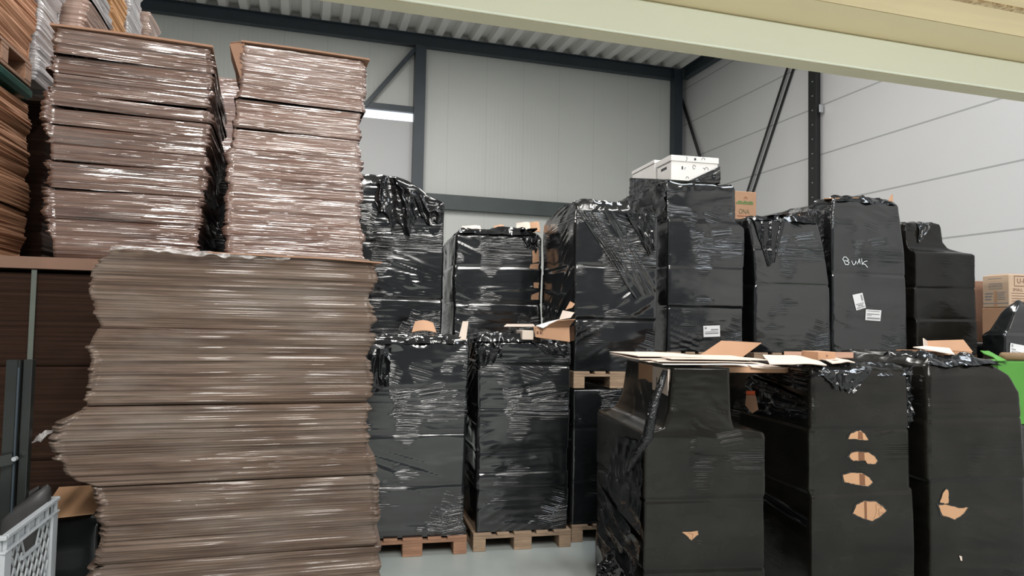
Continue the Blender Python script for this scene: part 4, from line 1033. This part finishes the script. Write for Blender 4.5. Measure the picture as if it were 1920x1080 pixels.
# flat pieces on P1 and P2
sheet(fP1, [(fP1.fp(860, 629)[0], .02, zc2-.03), (fP1.fp(874, 629)[0], .0, zc2-.03), (fP1.fp(882, 603)[0], .10, fP1.fp(880, 603)[1]), (fP1.fp(872, 603)[0], .12, fP1.fp(880, 603)[1])], 'narrow pale cardboard strip standing between the two floor loads', CARD_L, 'cardboard_strip', 'cardboard strip', th=.006)
pb = fP1.fp(800, 626, .3)
sheet(fP1, [(fP1.fp(772, 626, .3)[0], .30, P1.z1+.04), (fP1.fp(818, 627, .3)[0], .30, P1.z1+.04), (fP1.fp(812, 615, .42)[0], .42, P1.z1+.12), (fP1.fp(778, 615, .42)[0], .42, P1.z1+.13)], 'brown curved cardboard piece lying on the floor load beside the front stack', CARD, 'cardboard_sheet', th=.006, sag=.02)
sheet(fP2, [c2(945, 612, .2), c2(1003, 612, .2), c2(1000, 608, .5), c2(950, 608, .5)], 'flat brown carton top left of the open carton on the floor load', CARD_L, th=.006)
bx = c2(990, 618, -.02); bx2 = c2(1002, 612, -.02)
fb = MB().box(fP2.fp(978, 620)[0], fP2.fp(999, 620)[0], -.025, .2, zc2-.02, zc2+.055, b=.003).build('small_carton', CARD_L); fb.location = tuple(fP2.o); fb.rotation_euler = (0, 0, fP2.rz); tag(fb, 'small pale carton poking from the film left of the open carton', 'carton')
# bits on U5/U6 tops
sheet(fU5, [(fU5.fp(1478, 400, .2)[0], .2, zt5+.03), (fU5.fp(1500, 398, .2)[0], .2, zt5+.04), (fU5.fp(1500, 390, .3)[0], .3, zt5+.09), (fU5.fp(1482, 395, .3)[0], .3, zt5+.07)], 'small brown cardboard piece on the load leaning right', CARD, th=.006, n=4, m=4)
sheet(fU6, [(fU6.fp(1545, 388, .05)[0], .05, zt6-.0), (fU6.fp(1625, 380, .05)[0], .05, zt6+.035), (fU6.fp(1625, 378, .35)[0], .35, zt6+.04), (fU6.fp(1545, 384, .35)[0], .35, zt6+.02)], 'flat brown cardboard on top of the load with handwriting', CARD, th=.008)
sheet(fU6, [(fU6.fp(1665, 378, .1)[0], .1, zt6+.01), (fU6.fp(1674, 378, .1)[0], .1, zt6+.01), (fU6.fp(1674, 363, .12)[0], .12, fU6.fp(1674, 363, .12)[1]), (fU6.fp(1669, 368, .12)[0], .12, fU6.fp(1669, 368, .12)[1])], 'pointed brown cardboard shard on the load with handwriting', CARD, 'cardboard_shard', th=.006, n=4, m=4)
U5.top_film(-.05, fU5.W-.13, -.01, .5, zt5+.005, .045, 23)
# film-wrapped mass between U5 and U6 (crumpled, bright creased)
fm = Frame(0, 0, 0, -4.4, FL=fU6.w(-.20, .12, 0), W=.24)
zm = fU6.fp(1530, 392, .12)[1]
MID = Load(fm, 'narrow crumpled black film parcel squeezed between the leaning load and the handwriting load', zm-.62, zm, L=.4, seed=231, fold=2.5, lump=.02, du=.012, dz=.012, name='film_parcel', material=CRUMP, group=None, topamp=.05)

# white archive boxes on U4
bw = empty('archive_box', 'white cardboard box with scribbles and a lid, nearer of the two on top', 'box', fU4.w(0, 0, 0), fU4.rz)
e0, e1 = fU4.fp(1258, 300, .03)[0], fU4.fp(1348, 300, .03)[0]
zb0 = zt4+.012; zb1_ = fU4.fp(1300, 293, .03)[1]; lid = fU4.fp(1300, 304, .03)[1]
MB().box(e0+.008, e1-.008, .04, .36, zb0, zb1_-.01).build('body', WHITEB, bw)
MB().box(e0, e1, .03, .37, lid, zb1_, b=.003).build('lid', WHITEB, bw)
MB().box(e0+.0065, e0+.0078, .14, .27, lid-.06, lid-.035).build('hand_hole', INK, bw)
sc = MB()
rng = random.Random(4)
def squig(mb, cx, cz, r, yv, a0, a1, w=.004):
    pts = [(cx+r*math.cos(a0+(a1-a0)*i/8), cz+r*1.3*math.sin(a0+(a1-a0)*i/8)) for i in range(9)]
    for (p, q) in zip(pts[:-1], pts[1:]): mb.bar((p[0], yv, p[1]), (q[0], yv, q[1]), .001, w, (0, 0, 1)) if abs(p[0]-q[0]) > abs(p[1]-q[1])*.2 else mb.box(min(p[0], q[0])-w/2, max(p[0], q[0])+w/2, yv-.0005, yv+.0005, min(p[1], q[1]), max(p[1], q[1]))
W4 = e1-e0
sc2 = MB()
squig(sc2, e0+W4*.30, (lid+zb1_)/2, .016, .0285, 1.2, -1.6); squig(sc2, e0+W4*.67, (lid+zb1_)/2, .016, .0285, 0, 3.3)
sc2.box(e0+W4*.48, e0+W4*.52, .028, .029, (lid+zb1_)/2-.01, (lid+zb1_)/2+.012); sc2.build('scribbles', INK, bw)
hgt = lid-zb0
squig(sc, e0+W4*.49, lid-hgt*.25, .015, .0385, 0, 5.5); squig(sc, e0+W4*.32, lid-hgt*.4, .013, .0385, 1.5, 3.5); squig(sc, e0+W4*.75, lid-hgt*.35, .018, .0385, 0, 3.3); squig(sc, e0+W4*.68, lid-hgt*.4, .018, .0385, .3, 1.8); squig(sc, e0+W4*.35, zb0+.02, .014, .0385, 0, 3.3)
sc.box(e0+W4*.23, e0+W4*.26, .038, .039, lid-hgt*.42, lid-hgt*.25); sc.build('scribbles', INK, bw)
b2 = empty('archive_box', 'plain white cardboard box, the rear left of the two on top', 'box', fU4.w(0, 0, 0), fU4.rz)
g0, g1 = fU4.fp(1203, 310, .55)[0], fU4.fp(1236, 310, .55)[0]
g0 = fU4.fp(1232, 310, .40)[0]
MB().box(g0-.03, g0+.40, .40, .98, zb0, zb1_+.02, b=.003).build('body', WHITEB, b2)
MB().box(g0-.036, g0+.406, .394, .986, zb1_-.005, zb1_+.03, b=.003).build('lid', WHITEB, b2)
# film swept up over the boxes
V_ = [c for c in ()]
def film_tri(load, pts, name='film_flap', n=24, m=14, amp=.008, seed=0, mt=None):
    """triangle/quad of stretched film between four local points"""
    P = [np.array(p, float) for p in pts]; V = []
    nr = np.cross(P[1]-P[0], P[3]-P[0]); nr /= np.linalg.norm(nr)+1e-9
    for j in range(m+1):
        for i in range(n+1):
            a, b = i/n, j/m; p = (P[0]*(1-a)+P[1]*a)*(1-b)+(P[3]*(1-a)+P[2]*a)*b
            V.append(p+nr*amp*float(ridge(noise(a*3, b*9, seed, seed)*1.4, 2)+.3*noise(a*8, b*8, 1, seed))-np.array([0, 0, load.z0]))
    return link(name, mesh_py(name, V, [(j*(n+1)+i, j*(n+1)+i+1, (j+1)*(n+1)+i+1, (j+1)*(n+1)+i) for j in range(m) for i in range(n)]), mt or BLK, load.root, None, True)
zx = fU4.fp(1348, 310, .03)[1]
film_tri(U4, [(e0+W4*.36, .02, zb0-.005), (e1+.004, .02, zb0-.005), (e1+.004, .02, zx-.012), (e0+W4*.42, .02, zb0+.008)], seed=3)
film_tri(U4, [(e1+.006, .02, zb0-.01), (e1+.006, .55, zb0-.01), (e1+.006, .5, zx-.03), (e1+.006, .02, zx-.012)], seed=5)
zl_ = fU4.fp(1192, 318, .85)[1]
film_tri(U4, [(g0-.045, 1.02, zb0-.03), (g0-.04, .0, zb0-.03), (g0-.03, .02, zb0-.005), (g0-.045, 1.0, zl_-.06)], seed=6, amp=.012, mt=FOLD)
film_tri(U4, [(-.10, 1.05, zs4+.02), (-.02, -.01, zs4+.02), (-.015, -.0, zt4-.02), (-.06, 1.05, zt4-.02)], seed=7, amp=.03, mt=FOLD)
film_tri(Q2, [(-.03, .80, zq2-.40), (-.025, .0, zq2-.34), (-.03, .0, zq2-.22), (-.03, .80, zq2-.10)], seed=31, amp=.022, mt=FOLD, n=40, m=24)
film_tri(Q2, [(-.04, .75, zq2-.10), (-.02, .0, zq2-.16), (-.02, -.005, zq2+.0), (-.03, .75, zq2+.01)], seed=33, amp=.03, mt=FOLD, n=40, m=24)
film_tri(Q2, [(-.045, .95, .62), (-.02, .0, .52), (-.02, .0, .58), (-.04, .95, .70)], seed=34, amp=.012, mt=FOLD, n=40, m=12)
g3 = Vector(fQ3.w(-.035, .10, 0))-Vector(fQ2.o); gu, gv = float(g3 @ Vector(fQ2.U)), float(g3 @ Vector(fQ2.Vd))
film_tri(Q2, [(fQ2.W-.03, .05, zq2-.42), (gu, gv, zq2-.40), (gu, gv, zq2+.03), (fQ2.W-.05, .03, zq2-.0)], seed=35, amp=.03, mt=FOLD, n=24, m=50)
film_tri(Q1, [(-.10, .70, .06), (-.07, -.005, .10), (-.018, -.008, .50), (-.02, .95, .66)], name='film_skirt', seed=41, amp=.022, mt=FOLD, n=50, m=40)
film_tri(Q1, [(-.03, .9, .60), (-.02, -.01, .56), (-.012, .0, zsq-.06), (-.02, .5, zsq-.1)], seed=42, amp=.014, mt=FOLD, n=40, m=30)
# ONA carton behind the leaning load
fO = Frame(1372, 380, 8.5, -4.4, xr=1418)
zo0, zo1 = fO.fp(1395, 408)[1], fO.fp(1395, 359)[1]
on = empty('printed_carton', 'brown carton printed ONA with a green landscape mark, behind the leaning load', 'carton', fO.w(0, 0, 0), fO.rz)
MB().box(-.1, fO.W, 0, .3, zo0-.06, zo1, b=.004).build('body', CARD, on)
pu = lambda x, y: fO.fp(x, y)
p = pu(1395, 397); lettering('ONA', .085, OLIVEINK, on, (p[0], -.003, p[1]), (1, 0, 0), sx=.75)
a, b = pu(1380, 382), pu(1412, 376)
pr = MB()
pr.box(a[0], b[0], -.003, -.002, a[1], a[1]+.012)
for k in range(9):
    x = a[0]+(b[0]-a[0])*k/9; pr.box(x, x+(b[0]-a[0])/9, -.003, -.002, a[1]+.018, a[1]+.022+.02*abs(math.sin(k*1.1)))
pr.build('landscape_print', GREENINK, on)
p = pu(1398, 372); q = MB(); q.tube([(p[0]+.018*math.cos(t), -.003, p[1]+.018*math.sin(t)) for t in np.linspace(-.3, math.pi+.3, 12)], .003, 6); q.build('sun_print', REDINK, on)
p = pu(1395, 405); MB().box(p[0]-.09, p[0]+.08, -.003, -.002, p[1]-.006, p[1]+.004).build('red_bar', REDINK, on)
# stands on the rear of a hidden load
gO = Frame(0, 0, 0, -4.4, FL=fO.w(-.15, -.02, 0), W=.75)
Load(gO, 'black wrapped load behind the leaning load carrying the printed carton', 0.0, zo0-.065, L=.8, seed=241, cheap=True, topamp=.0)

# ================================================================== RIGHT EDGE
fH = Frame(1842, 600, 7.9, -4.4, W=.30)
FLh = at_depth(1838, 600, 7.8)
def box_px(x0, xe, x1, ytop, ybot, D, label, mt, name, rz, deep, ylab=None):
    """box with corner edge at pixel xe: left face spans x0..xe, right face xe..x1"""
    pass
# moving box seen on its left flank and its front
C0 = at_depth(1892, 545, 7.6)
rzH = rad(-6)
hx = empty('moving_box', 'brown moving box printed U-HAUL on top of the boxes at the right edge', 'carton', (C0[0], C0[1], 0), rzH)
ztopH, zbotH = at_depth(1892, 514, 7.6)[2], at_depth(1892, 576, 7.6)[2]
dH, wH = .34, .46
MB().box(0, wH, 0, dH, zbotH, ztopH, b=.006).build('body', CARD_L2, hx)
MB().box(.03, wH-.1, .05, dH-.05, ztopH-.001, ztopH+.010, b=.002).build('top_flap', CARD_L2, hx)
hH = ztopH-zbotH
def frame_rect_y(cy, cz, w, h, t, mb):
    for (y0, y1, z0, z1) in ((cy-w/2, cy+w/2, cz+h/2-t, cz+h/2), (cy-w/2, cy+w/2, cz-h/2, cz-h/2+t), (cy-w/2, cy-w/2+t, cz-h/2+t, cz+h/2-t), (cy+w/2-t, cy+w/2, cz-h/2+t, cz+h/2-t)): mb.box(-.0012, -.0002, y0, y1, z0, z1)
    return mb
def frame_rect(cx, cz, w, h, t, y, mb):
    mb.box(cx-w/2, cx+w/2, y-.001, y, cz+h/2-t, cz+h/2); mb.box(cx-w/2, cx+w/2, y-.001, y, cz-h/2, cz-h/2+t)
    mb.box(cx-w/2, cx-w/2+t, y-.001, y, cz-h/2+t, cz+h/2-t); mb.box(cx+w/2-t, cx+w/2, y-.001, y, cz-h/2+t, cz+h/2-t); return mb
frame_rect_y(dH*.5, zbotH+hH*.66, .17, .062, .005, MB()).build('print_frame', GREYINK, hx)
lettering('U-HAUL', .046, GREYINK, hx, (-.0015, dH*.5, zbotH+hH*.665), (0, -1, 0))
pm = MB()
pm.box(-.0012, -.0002, dH*.27, dH*.78, zbotH+hH*.885, zbotH+hH*.90)
for k in range(5): pm.box(-.0012, -.0002, dH*(.12+.03*(k % 3)), dH*.45, zbotH+hH*(.46-.055*k), zbotH+hH*(.478-.055*k))
pm.build('small_print', GREYINK, hx); pm = MB()
for k in range(3): pm.box(-.0012, -.0002, dH*(.60+.03*k), dH*.9, zbotH+hH*(.42-.09*k), zbotH+hH*(.455-.09*k))
pm.box(-.0012, -.0002, dH*.02, dH*.98, zbotH+hH*.12, zbotH+hH*.145).build('small_print', GREYINK, hx)
MB().box(-.0008, -.0001, dH*.44, dH*.56, zbotH, zbotH+hH*.5).build('tape', CARD, hx)
lettering('U-HAUL', .075, BROWNINK, hx, (.235, -.0015, zbotH+hH*.80), (1, 0, 0))
frame_rect(.235, zbotH+hH*.80, .34, .115, .007, -.0005, MB()).build('print_frame', BROWNINK, hx)
lettering('SMALL', .045, BROWNINK, hx, (.11, -.0015, zbotH+hH*.53), (1, 0, 0))
pm = MB()
for k in range(4): pm.box(.03, .30+.02*(k % 2), -.0015, -.0005, zbotH+hH*(.42-.08*k), zbotH+hH*(.435-.08*k))
pm.build('small_print', BROWNINK, hx)
# boxes below
hb = MB().box(0, .44, .01, .35, zbotH-.40, zbotH-.003, b=.006).build('brown_box', CARD); hb.location = (C0[0], C0[1], 0); hb.rotation_euler = (0, 0, rzH); tag(hb, 'plain brown box under the printed moving box at the right edge', 'carton')
zc_ = at_depth(1838, 527, 8.2)
hd = MB().box(-.02, .34, 0, .30, zc_[2]-.715, zc_[2], b=.006).build('brown_box', CARD_D); hd.location = (zc_[0]-.05, zc_[1], 0); hd.rotation_euler = (0, 0, rad(-4.4)); tag(hd, 'dark brown box left of the printed moving box', 'carton')
gH = Frame(0, 0, 0, -4.4, FL=(7.08, C0[1]-.04), W=.95)
Load(gH, 'black wrapped load carrying the moving boxes at the right edge', 0.0, zbotH-.405, L=1.1, seed=251, cheap=True, topamp=.0)
# black mound with a label in front of them
fM = Frame(1884, 640, 6.9, -4.4, W=.55)
zm0 = fM.fp(1900, 700)[1]-.2; zmt = fM.fp(1905, 566)[1]; zme = fM.fp(1860, 628)[1]
MO = Load(fM, 'black film covered mound with a white label at the right edge', zm0, zmt, [(zm0, 0, 0, 0, 0), (zme, .0, 0, 0, 0), (zme+.05, .06, 0, .02, .02), (zmt-.10, .16, .04, .03, .05), (zmt, .24, .10, .05, .08)], L=.25, seed=261, fold=2.2, lump=.016, topamp=.03, r=.03)
MO.label([(1895, 643), (1921, 648), (1919, 668), (1893, 662)], [(.1, .2, .1, .35), (.1, .4, .5, .6), (.1, .8, .7, .74), (.1, .9, .8, .92)], 'white shipping label')
gM = Frame(0, 0, 0, -4.4, FL=fM.w(0, -.0, 0), W=.55)
Load(gM, 'black wrapped load under the mound at the right edge', 0.0, zm0-.006, L=.30, seed=263, cheap=True, topamp=.0)
# green carton with a paper tube on it, behind the right edge load
fGc = Frame(1866, 680, 5.6, -4.4, W=.7)
zg1 = fGc.fp(1890, 678)[1]
gc = empty('green_carton', 'bright green carton with ragged left edge at the right edge behind the near load', 'carton', fGc.w(0, 0, 0), fGc.rz)
MB().box(.03, .7, .0, .4, zg1-.5, zg1, b=.004).build('body', GREEN, gc)
link('flap', sheet_mesh([(0, -.02, zg1+.015), (.10, -.03, zg1-.005), (.10, .12, zg1+.07), (-.02, .12, zg1+.075)], .006, 6, 4, rough=.01), GREEN, gc, 'ragged green flap')
tb = MB().tube([fGc.w(.135, .06, zg1+.038), fGc.w(.75, .04, zg1+.036)], .034, 20).build('paper_tube', TUBE, None, None, True); tag(tb, 'brown paper tube lying on the green carton', 'tube')
gG = Frame(0, 0, 0, -4.4, FL=fGc.w(-.0, -.0, 0), W=.75)
Load(gG, 'black wrapped load under the green carton', 0.0, zg1-.505, L=.6, seed=265, cheap=True, topamp=.0)

# ================================================================== BOTTOM LEFT CORNER
def crate(loc, label, first=[None]):
    """stacking crate: x depth .40, y length .57, open lattice sides"""
    if first[0] is not None:
        r = first[0].copy(); COL.objects.link(r); r.location = loc; tag(r, label, 'crate', 'grey stacking crates')
        for ch in first[0].children: c = ch.copy(); COL.objects.link(c); c.parent = r
        return r
    root = empty('plastic_crate', label, 'crate', loc, 0, 'grey stacking crates')
    X, Y, Z, t = .40, .57, .355, .012
    rim = MB()
    for (a0, a1, b0, b1) in ((-X, 0, 0, .022), (-X, 0, Y-.022, Y), (-X, -X+.022, .022, Y-.022), (-.022, 0, .022, Y-.022)):
        rim.box(a0, a1, b0, b1, Z-.016, Z, b=.003)
    for (a0, a1, b0, b1) in ((-X, 0, 0, .016), (-X, 0, Y-.016, Y), (-X, -X+.016, .016, Y-.016), (-.016, 0, .016, Y-.016)):
        rim.box(a0, a1, b0, b1, Z-.062, Z-.054, b=.002)
    for k in range(6):
        y = .02+(Y-.05)*k/5
        rim.box(-.016, -.004, y, y+.010, Z-.054, Z-.016); rim.box(-X+.004, -X+.016, y, y+.010, Z-.054, Z-.016)
    for k in range(4):
        x = -X+.03+(X-.07)*k/3
        rim.box(x, x+.010, .004, .016, Z-.054, Z-.016); rim.box(x, x+.010, Y-.016, Y-.004, Z-.054, Z-.016)
    rim.box(-.03, -.018, .022, Y-.022, Z-.06, Z-.016).box(-X+.018, -X+.03, .022, Y-.022, Z-.06, Z-.016).box(-X+.02, -.02, .018, .03, Z-.06, Z-.016).box(-X+.02, -.02, Y-.03, Y-.018, Z-.06, Z-.016)
    rim.build('rim', GREYPL, root)
    for x0 in (-X+.004, -.06):
        for y0 in (.004, Y-.075): MB().box(x0, x0+.056, y0, y0+.071, .012, Z-.055, b=.006).build('corner_post', GREYPL, root)
    MB().box(-X+.006, -.006, .006, Y-.006, 0, .012).build('base', GREYPL, root)
    for side in (0, 1):
        lat = MB(); y0, y1, z0, z1 = .075, Y-.075, .02, Z-.06
        x = -.014 if side else -X+.014
        st = .052
        n = int((y1-y0+z1-z0)/st)+1
        for sgn in (1, -1):
            for k in range(-2, n+6):
                # strips at 60 degrees
                s = 1.7
                yb = y0+k*st-(z1-z0)/s
                pts = []
                for zz_ in np.linspace(z0, z1, 26):
                    yy = yb+(zz_-z0)/s if sgn > 0 else (y0+y1)-(yb+(zz_-z0)/s)
                    if y0 <= yy <= y1 and not (zz_ > z1-.075 and abs(yy-(y0+y1)/2) < .085): pts.append((yy, zz_))
                if len(pts) > 1: lat.bar((x, pts[0][0], pts[0][1]), (x, pts[-1][0], pts[-1][1]), 0.0055, .0055, (1, 0, 0))
        lat.box(x-.006, x+.006, (y0+y1)/2-.09, (y0+y1)/2+.09, z1-.082, z1-.072)
        lat.build('lattice_side', GREYPL, root)
    for y in (.010, Y-.010):
        lat = MB()
        for k in range(14):
            x = -X+.06+k*.021; lat.box(x, x+.006, y-.003, y+.003, .012, Z-.06)
        for k in range(12): lat.box(-X+.06, -.06, y-.003, y+.003, .03+k*.021, .036+k*.021)
        lat.build('lattice_end', GREYPL, root)
    first[0] = root
    return root
cx_, cy_ = -.935, 2.82
crate((cx_, cy_, .738), 'grey perforated plastic crate at the bottom left corner, top one')
crate((cx_, cy_, .380), 'grey perforated plastic crate directly under the top crate')
crate((cx_, cy_, .022), 'grey perforated plastic crate lowest of its stack')
dl = MB().box(cx_-.40, cx_, cy_, cy_+.57, .0, .021, b=.004).build('base_board', WOOD); tag(dl, 'flat wooden board under the grey crates', 'board')
# recycling mark on the crate corner: small embossed arrows
mk = MB()
for k in range(3):
    mk.box(cx_-.0035, cx_-.002, cy_+.52, cy_+.528, .90+k*.016, .912+k*.016)
    mk.box(cx_-.0035, cx_-.002, cy_+.528, cy_+.54, .90+k*.016, .903+k*.016)
# crumpled wrapping inside the crate
def crumple_ball(name, c, r, seed, material, label):
    import bmesh
    bm = bmesh.new(); bmesh.ops.create_icosphere(bm, subdivisions=4, radius=1)
    for v in bm.verts:
        n = .75+.5*float(ridge(noise(v.co.x*2.5, v.co.y*2.5, v.co.z*2.5, seed)*1.5, 2))*.6+.15*float(fbm(v.co.x*5, v.co.y*5, v.co.z*5, seed, 2))
        v.co = Vector((v.co.x*r[0]*n, v.co.y*r[1]*n, v.co.z*r[2]*n))
    me = bpy.data.meshes.new(name); bm.to_mesh(me); bm.free()
    o = link(name, me, material, None, None, True); o.location = c; tag(o, label, 'plastic film'); return o
crumple_ball('film_ball', (cx_-.20, cy_+.14, .82), (.075, .075, .06), 3, WHT, 'crumpled pale film inside the grey perforated crate')
# black steel post with an arm
po = at_depth(30, 800, 2.80)
sp = empty('steel_post', 'black steel post with a bolted side arm standing in the grey crate', 'post', (po[0], po[1], 0), rad(-4))
zp = at_depth(30, 675, 2.80)[2]; zq0 = .7515
MB().box(-.046, .0, 0, .009, zq0, zp).box(-.008, .004, -.0, .04, zq0, zp-.001).build('angle_profile', STEEL_B, sp)
MB().box(.010, .042, .01, .045, zq0, zp, b=.002).build('rear_profile', STEEL_B, sp)
MB().box(-.001, .005, -.008, -.0005, zq0, zp-.03).build('lighter_edge', STEEL, sp, 'lighter edge')  # lighter steel strip down the front of the profile
za = at_depth(30, 858, 2.80)[2]
MB().bar((.0, -.014, za), (-.50, -.16, za-.10), .007, .042).build('arm', STEEL_B, sp)
MB().tube([(.010, -.03, za+.0), (.010, -.010, za+.0)], .009, 8).build('bolt', ZINC, sp)
# dark grey rounded bin behind the crate
def rounded_bin(name, loc, W, L, H_, label):
    root = empty(name, label, 'bin', loc, rad(10))
    def disp(X, Y, Z, NX, NY, S): return .012*np.sin(np.pi*np.clip(Z/H_, 0, 1))-.02*(1-np.clip(Z/H_, 0, 1))+.0025*fbm(X*9, Y*9, Z*9, 5, 2), -.0*Z+.05*(X/W-1)*np.clip(Z/H_, 0, 1)
    me = loft('body', W, L, np.concatenate([seg_z(0, H_-.03, .02), [H_-.02, H_-.008, H_]]), [(0, 0, 0, 0, 0), (H_-.03, 0, 0, 0, 0), (H_-.008, .01, .01, .01, .01), (H_, .03, .03, .03, .03)], .045, .02, disp, (6, lambda x, y, k: 0*x))
    link('body', me, DARKPL, root, None, True)
    MB().box(.04, W-.04, L*.46, L*.54, H_-.02, H_+.0015).build('seam', DARKPL, root)
    return root
pbn = at_depth(122, 905, 2.93)
rb_ = rounded_bin('padded_cushion', (0, 0, 0), .165, .10, .36, 'dark grey rounded padded cushion sticking out of the grey crate')
rb_['category'] = 'cushion'
rb_.location = (cx_-.017-.165, float(cy_)+.44, .7515); rb_.rotation_euler = (0, 0, 0)
ztop_c = float(at_depth(112, 892, 2.93)[2])-.7515
for ch in rb_.children:
    for v in ch.data.vertices:
        f = max(0, v.co.z/.36); v.co.z = v.co.z*ztop_c/.36 + f*f*(.10*(v.co.x/.165-1))
# black box with an orange brown flap beside the front stack
pb_ = at_depth(121, 948, 3.95)
fB = Frame(0, 0, 0, 0, FL=(-1.115, 3.70), W=.26)
zbx = fB.fp(150, 965)[1]
BX = Load(fB, 'small black wrapped box with an orange brown cardboard lid left of the front stack', 0.0, zbx, L=.42, seed=271, du=.03, dz=.03, name='wrapped_box', group=None, topamp=.004, fold=.6)
BX.root['category'] = 'box'
sheet(fB, [(.02, -.05, zbx+.0), (.235, -.01, zbx+.005), (.25, .38, zbx+.05), (-.02, .38, zbx+.045)], 'orange brown cardboard lid lying on the small black box', CARD_O, 'cardboard_sheet', 'cardboard sheet', th=.006)

# ================================================================== LIGHT
W_ = bpy.data.worlds.new('World'); bpy.context.scene.world = W_; W_.use_nodes = True
bg = W_.node_tree.nodes['Background']
bg.inputs['Color'].default_value = (.86, .92, 1.0, 1); bg.inputs['Strength'].default_value = .25
def lamp(name, loc, size, power, color=(1, 1, 1), rot=(0, 0, 0)):
    l = bpy.data.lights.new(name, 'AREA'); l.shape = 'RECTANGLE'; l.size, l.size_y = size; l.energy = power; l.color = color
    o = bpy.data.objects.new(name, l); COL.objects.link(o); o.location = loc; o.rotation_euler = rot; return o
# ceiling strip lights, long way down the hall
for (x, y, e) in ((-1.3, -7, 1150), (.5, -7, 1150), (2.7, -7, 1150), (5.6, -7, 520)):
    lamp('overhead_light', (x, y, 8.7), (.7, 9.0), e, (1.0, .975, .93))
for (x, y, e) in ((.5, 10.0, 640), (5.5, 9.0, 330)):  # added unseen lights that brighten the back wall and load tops
    lamp('overhead_light', (x, y, 8.7), (.6, 5.0), e, (1.0, .975, .93))
lamp('skylight', (6.5, 3.5, 8.9), (3, 2.0), 330, (.84, .92, 1.0))
sc_ = bpy.context.scene
sc_.view_settings.view_transform = 'Standard'; sc_.view_settings.look = 'None'; sc_.view_settings.exposure = 0
sc_.cycles.max_bounces = 8
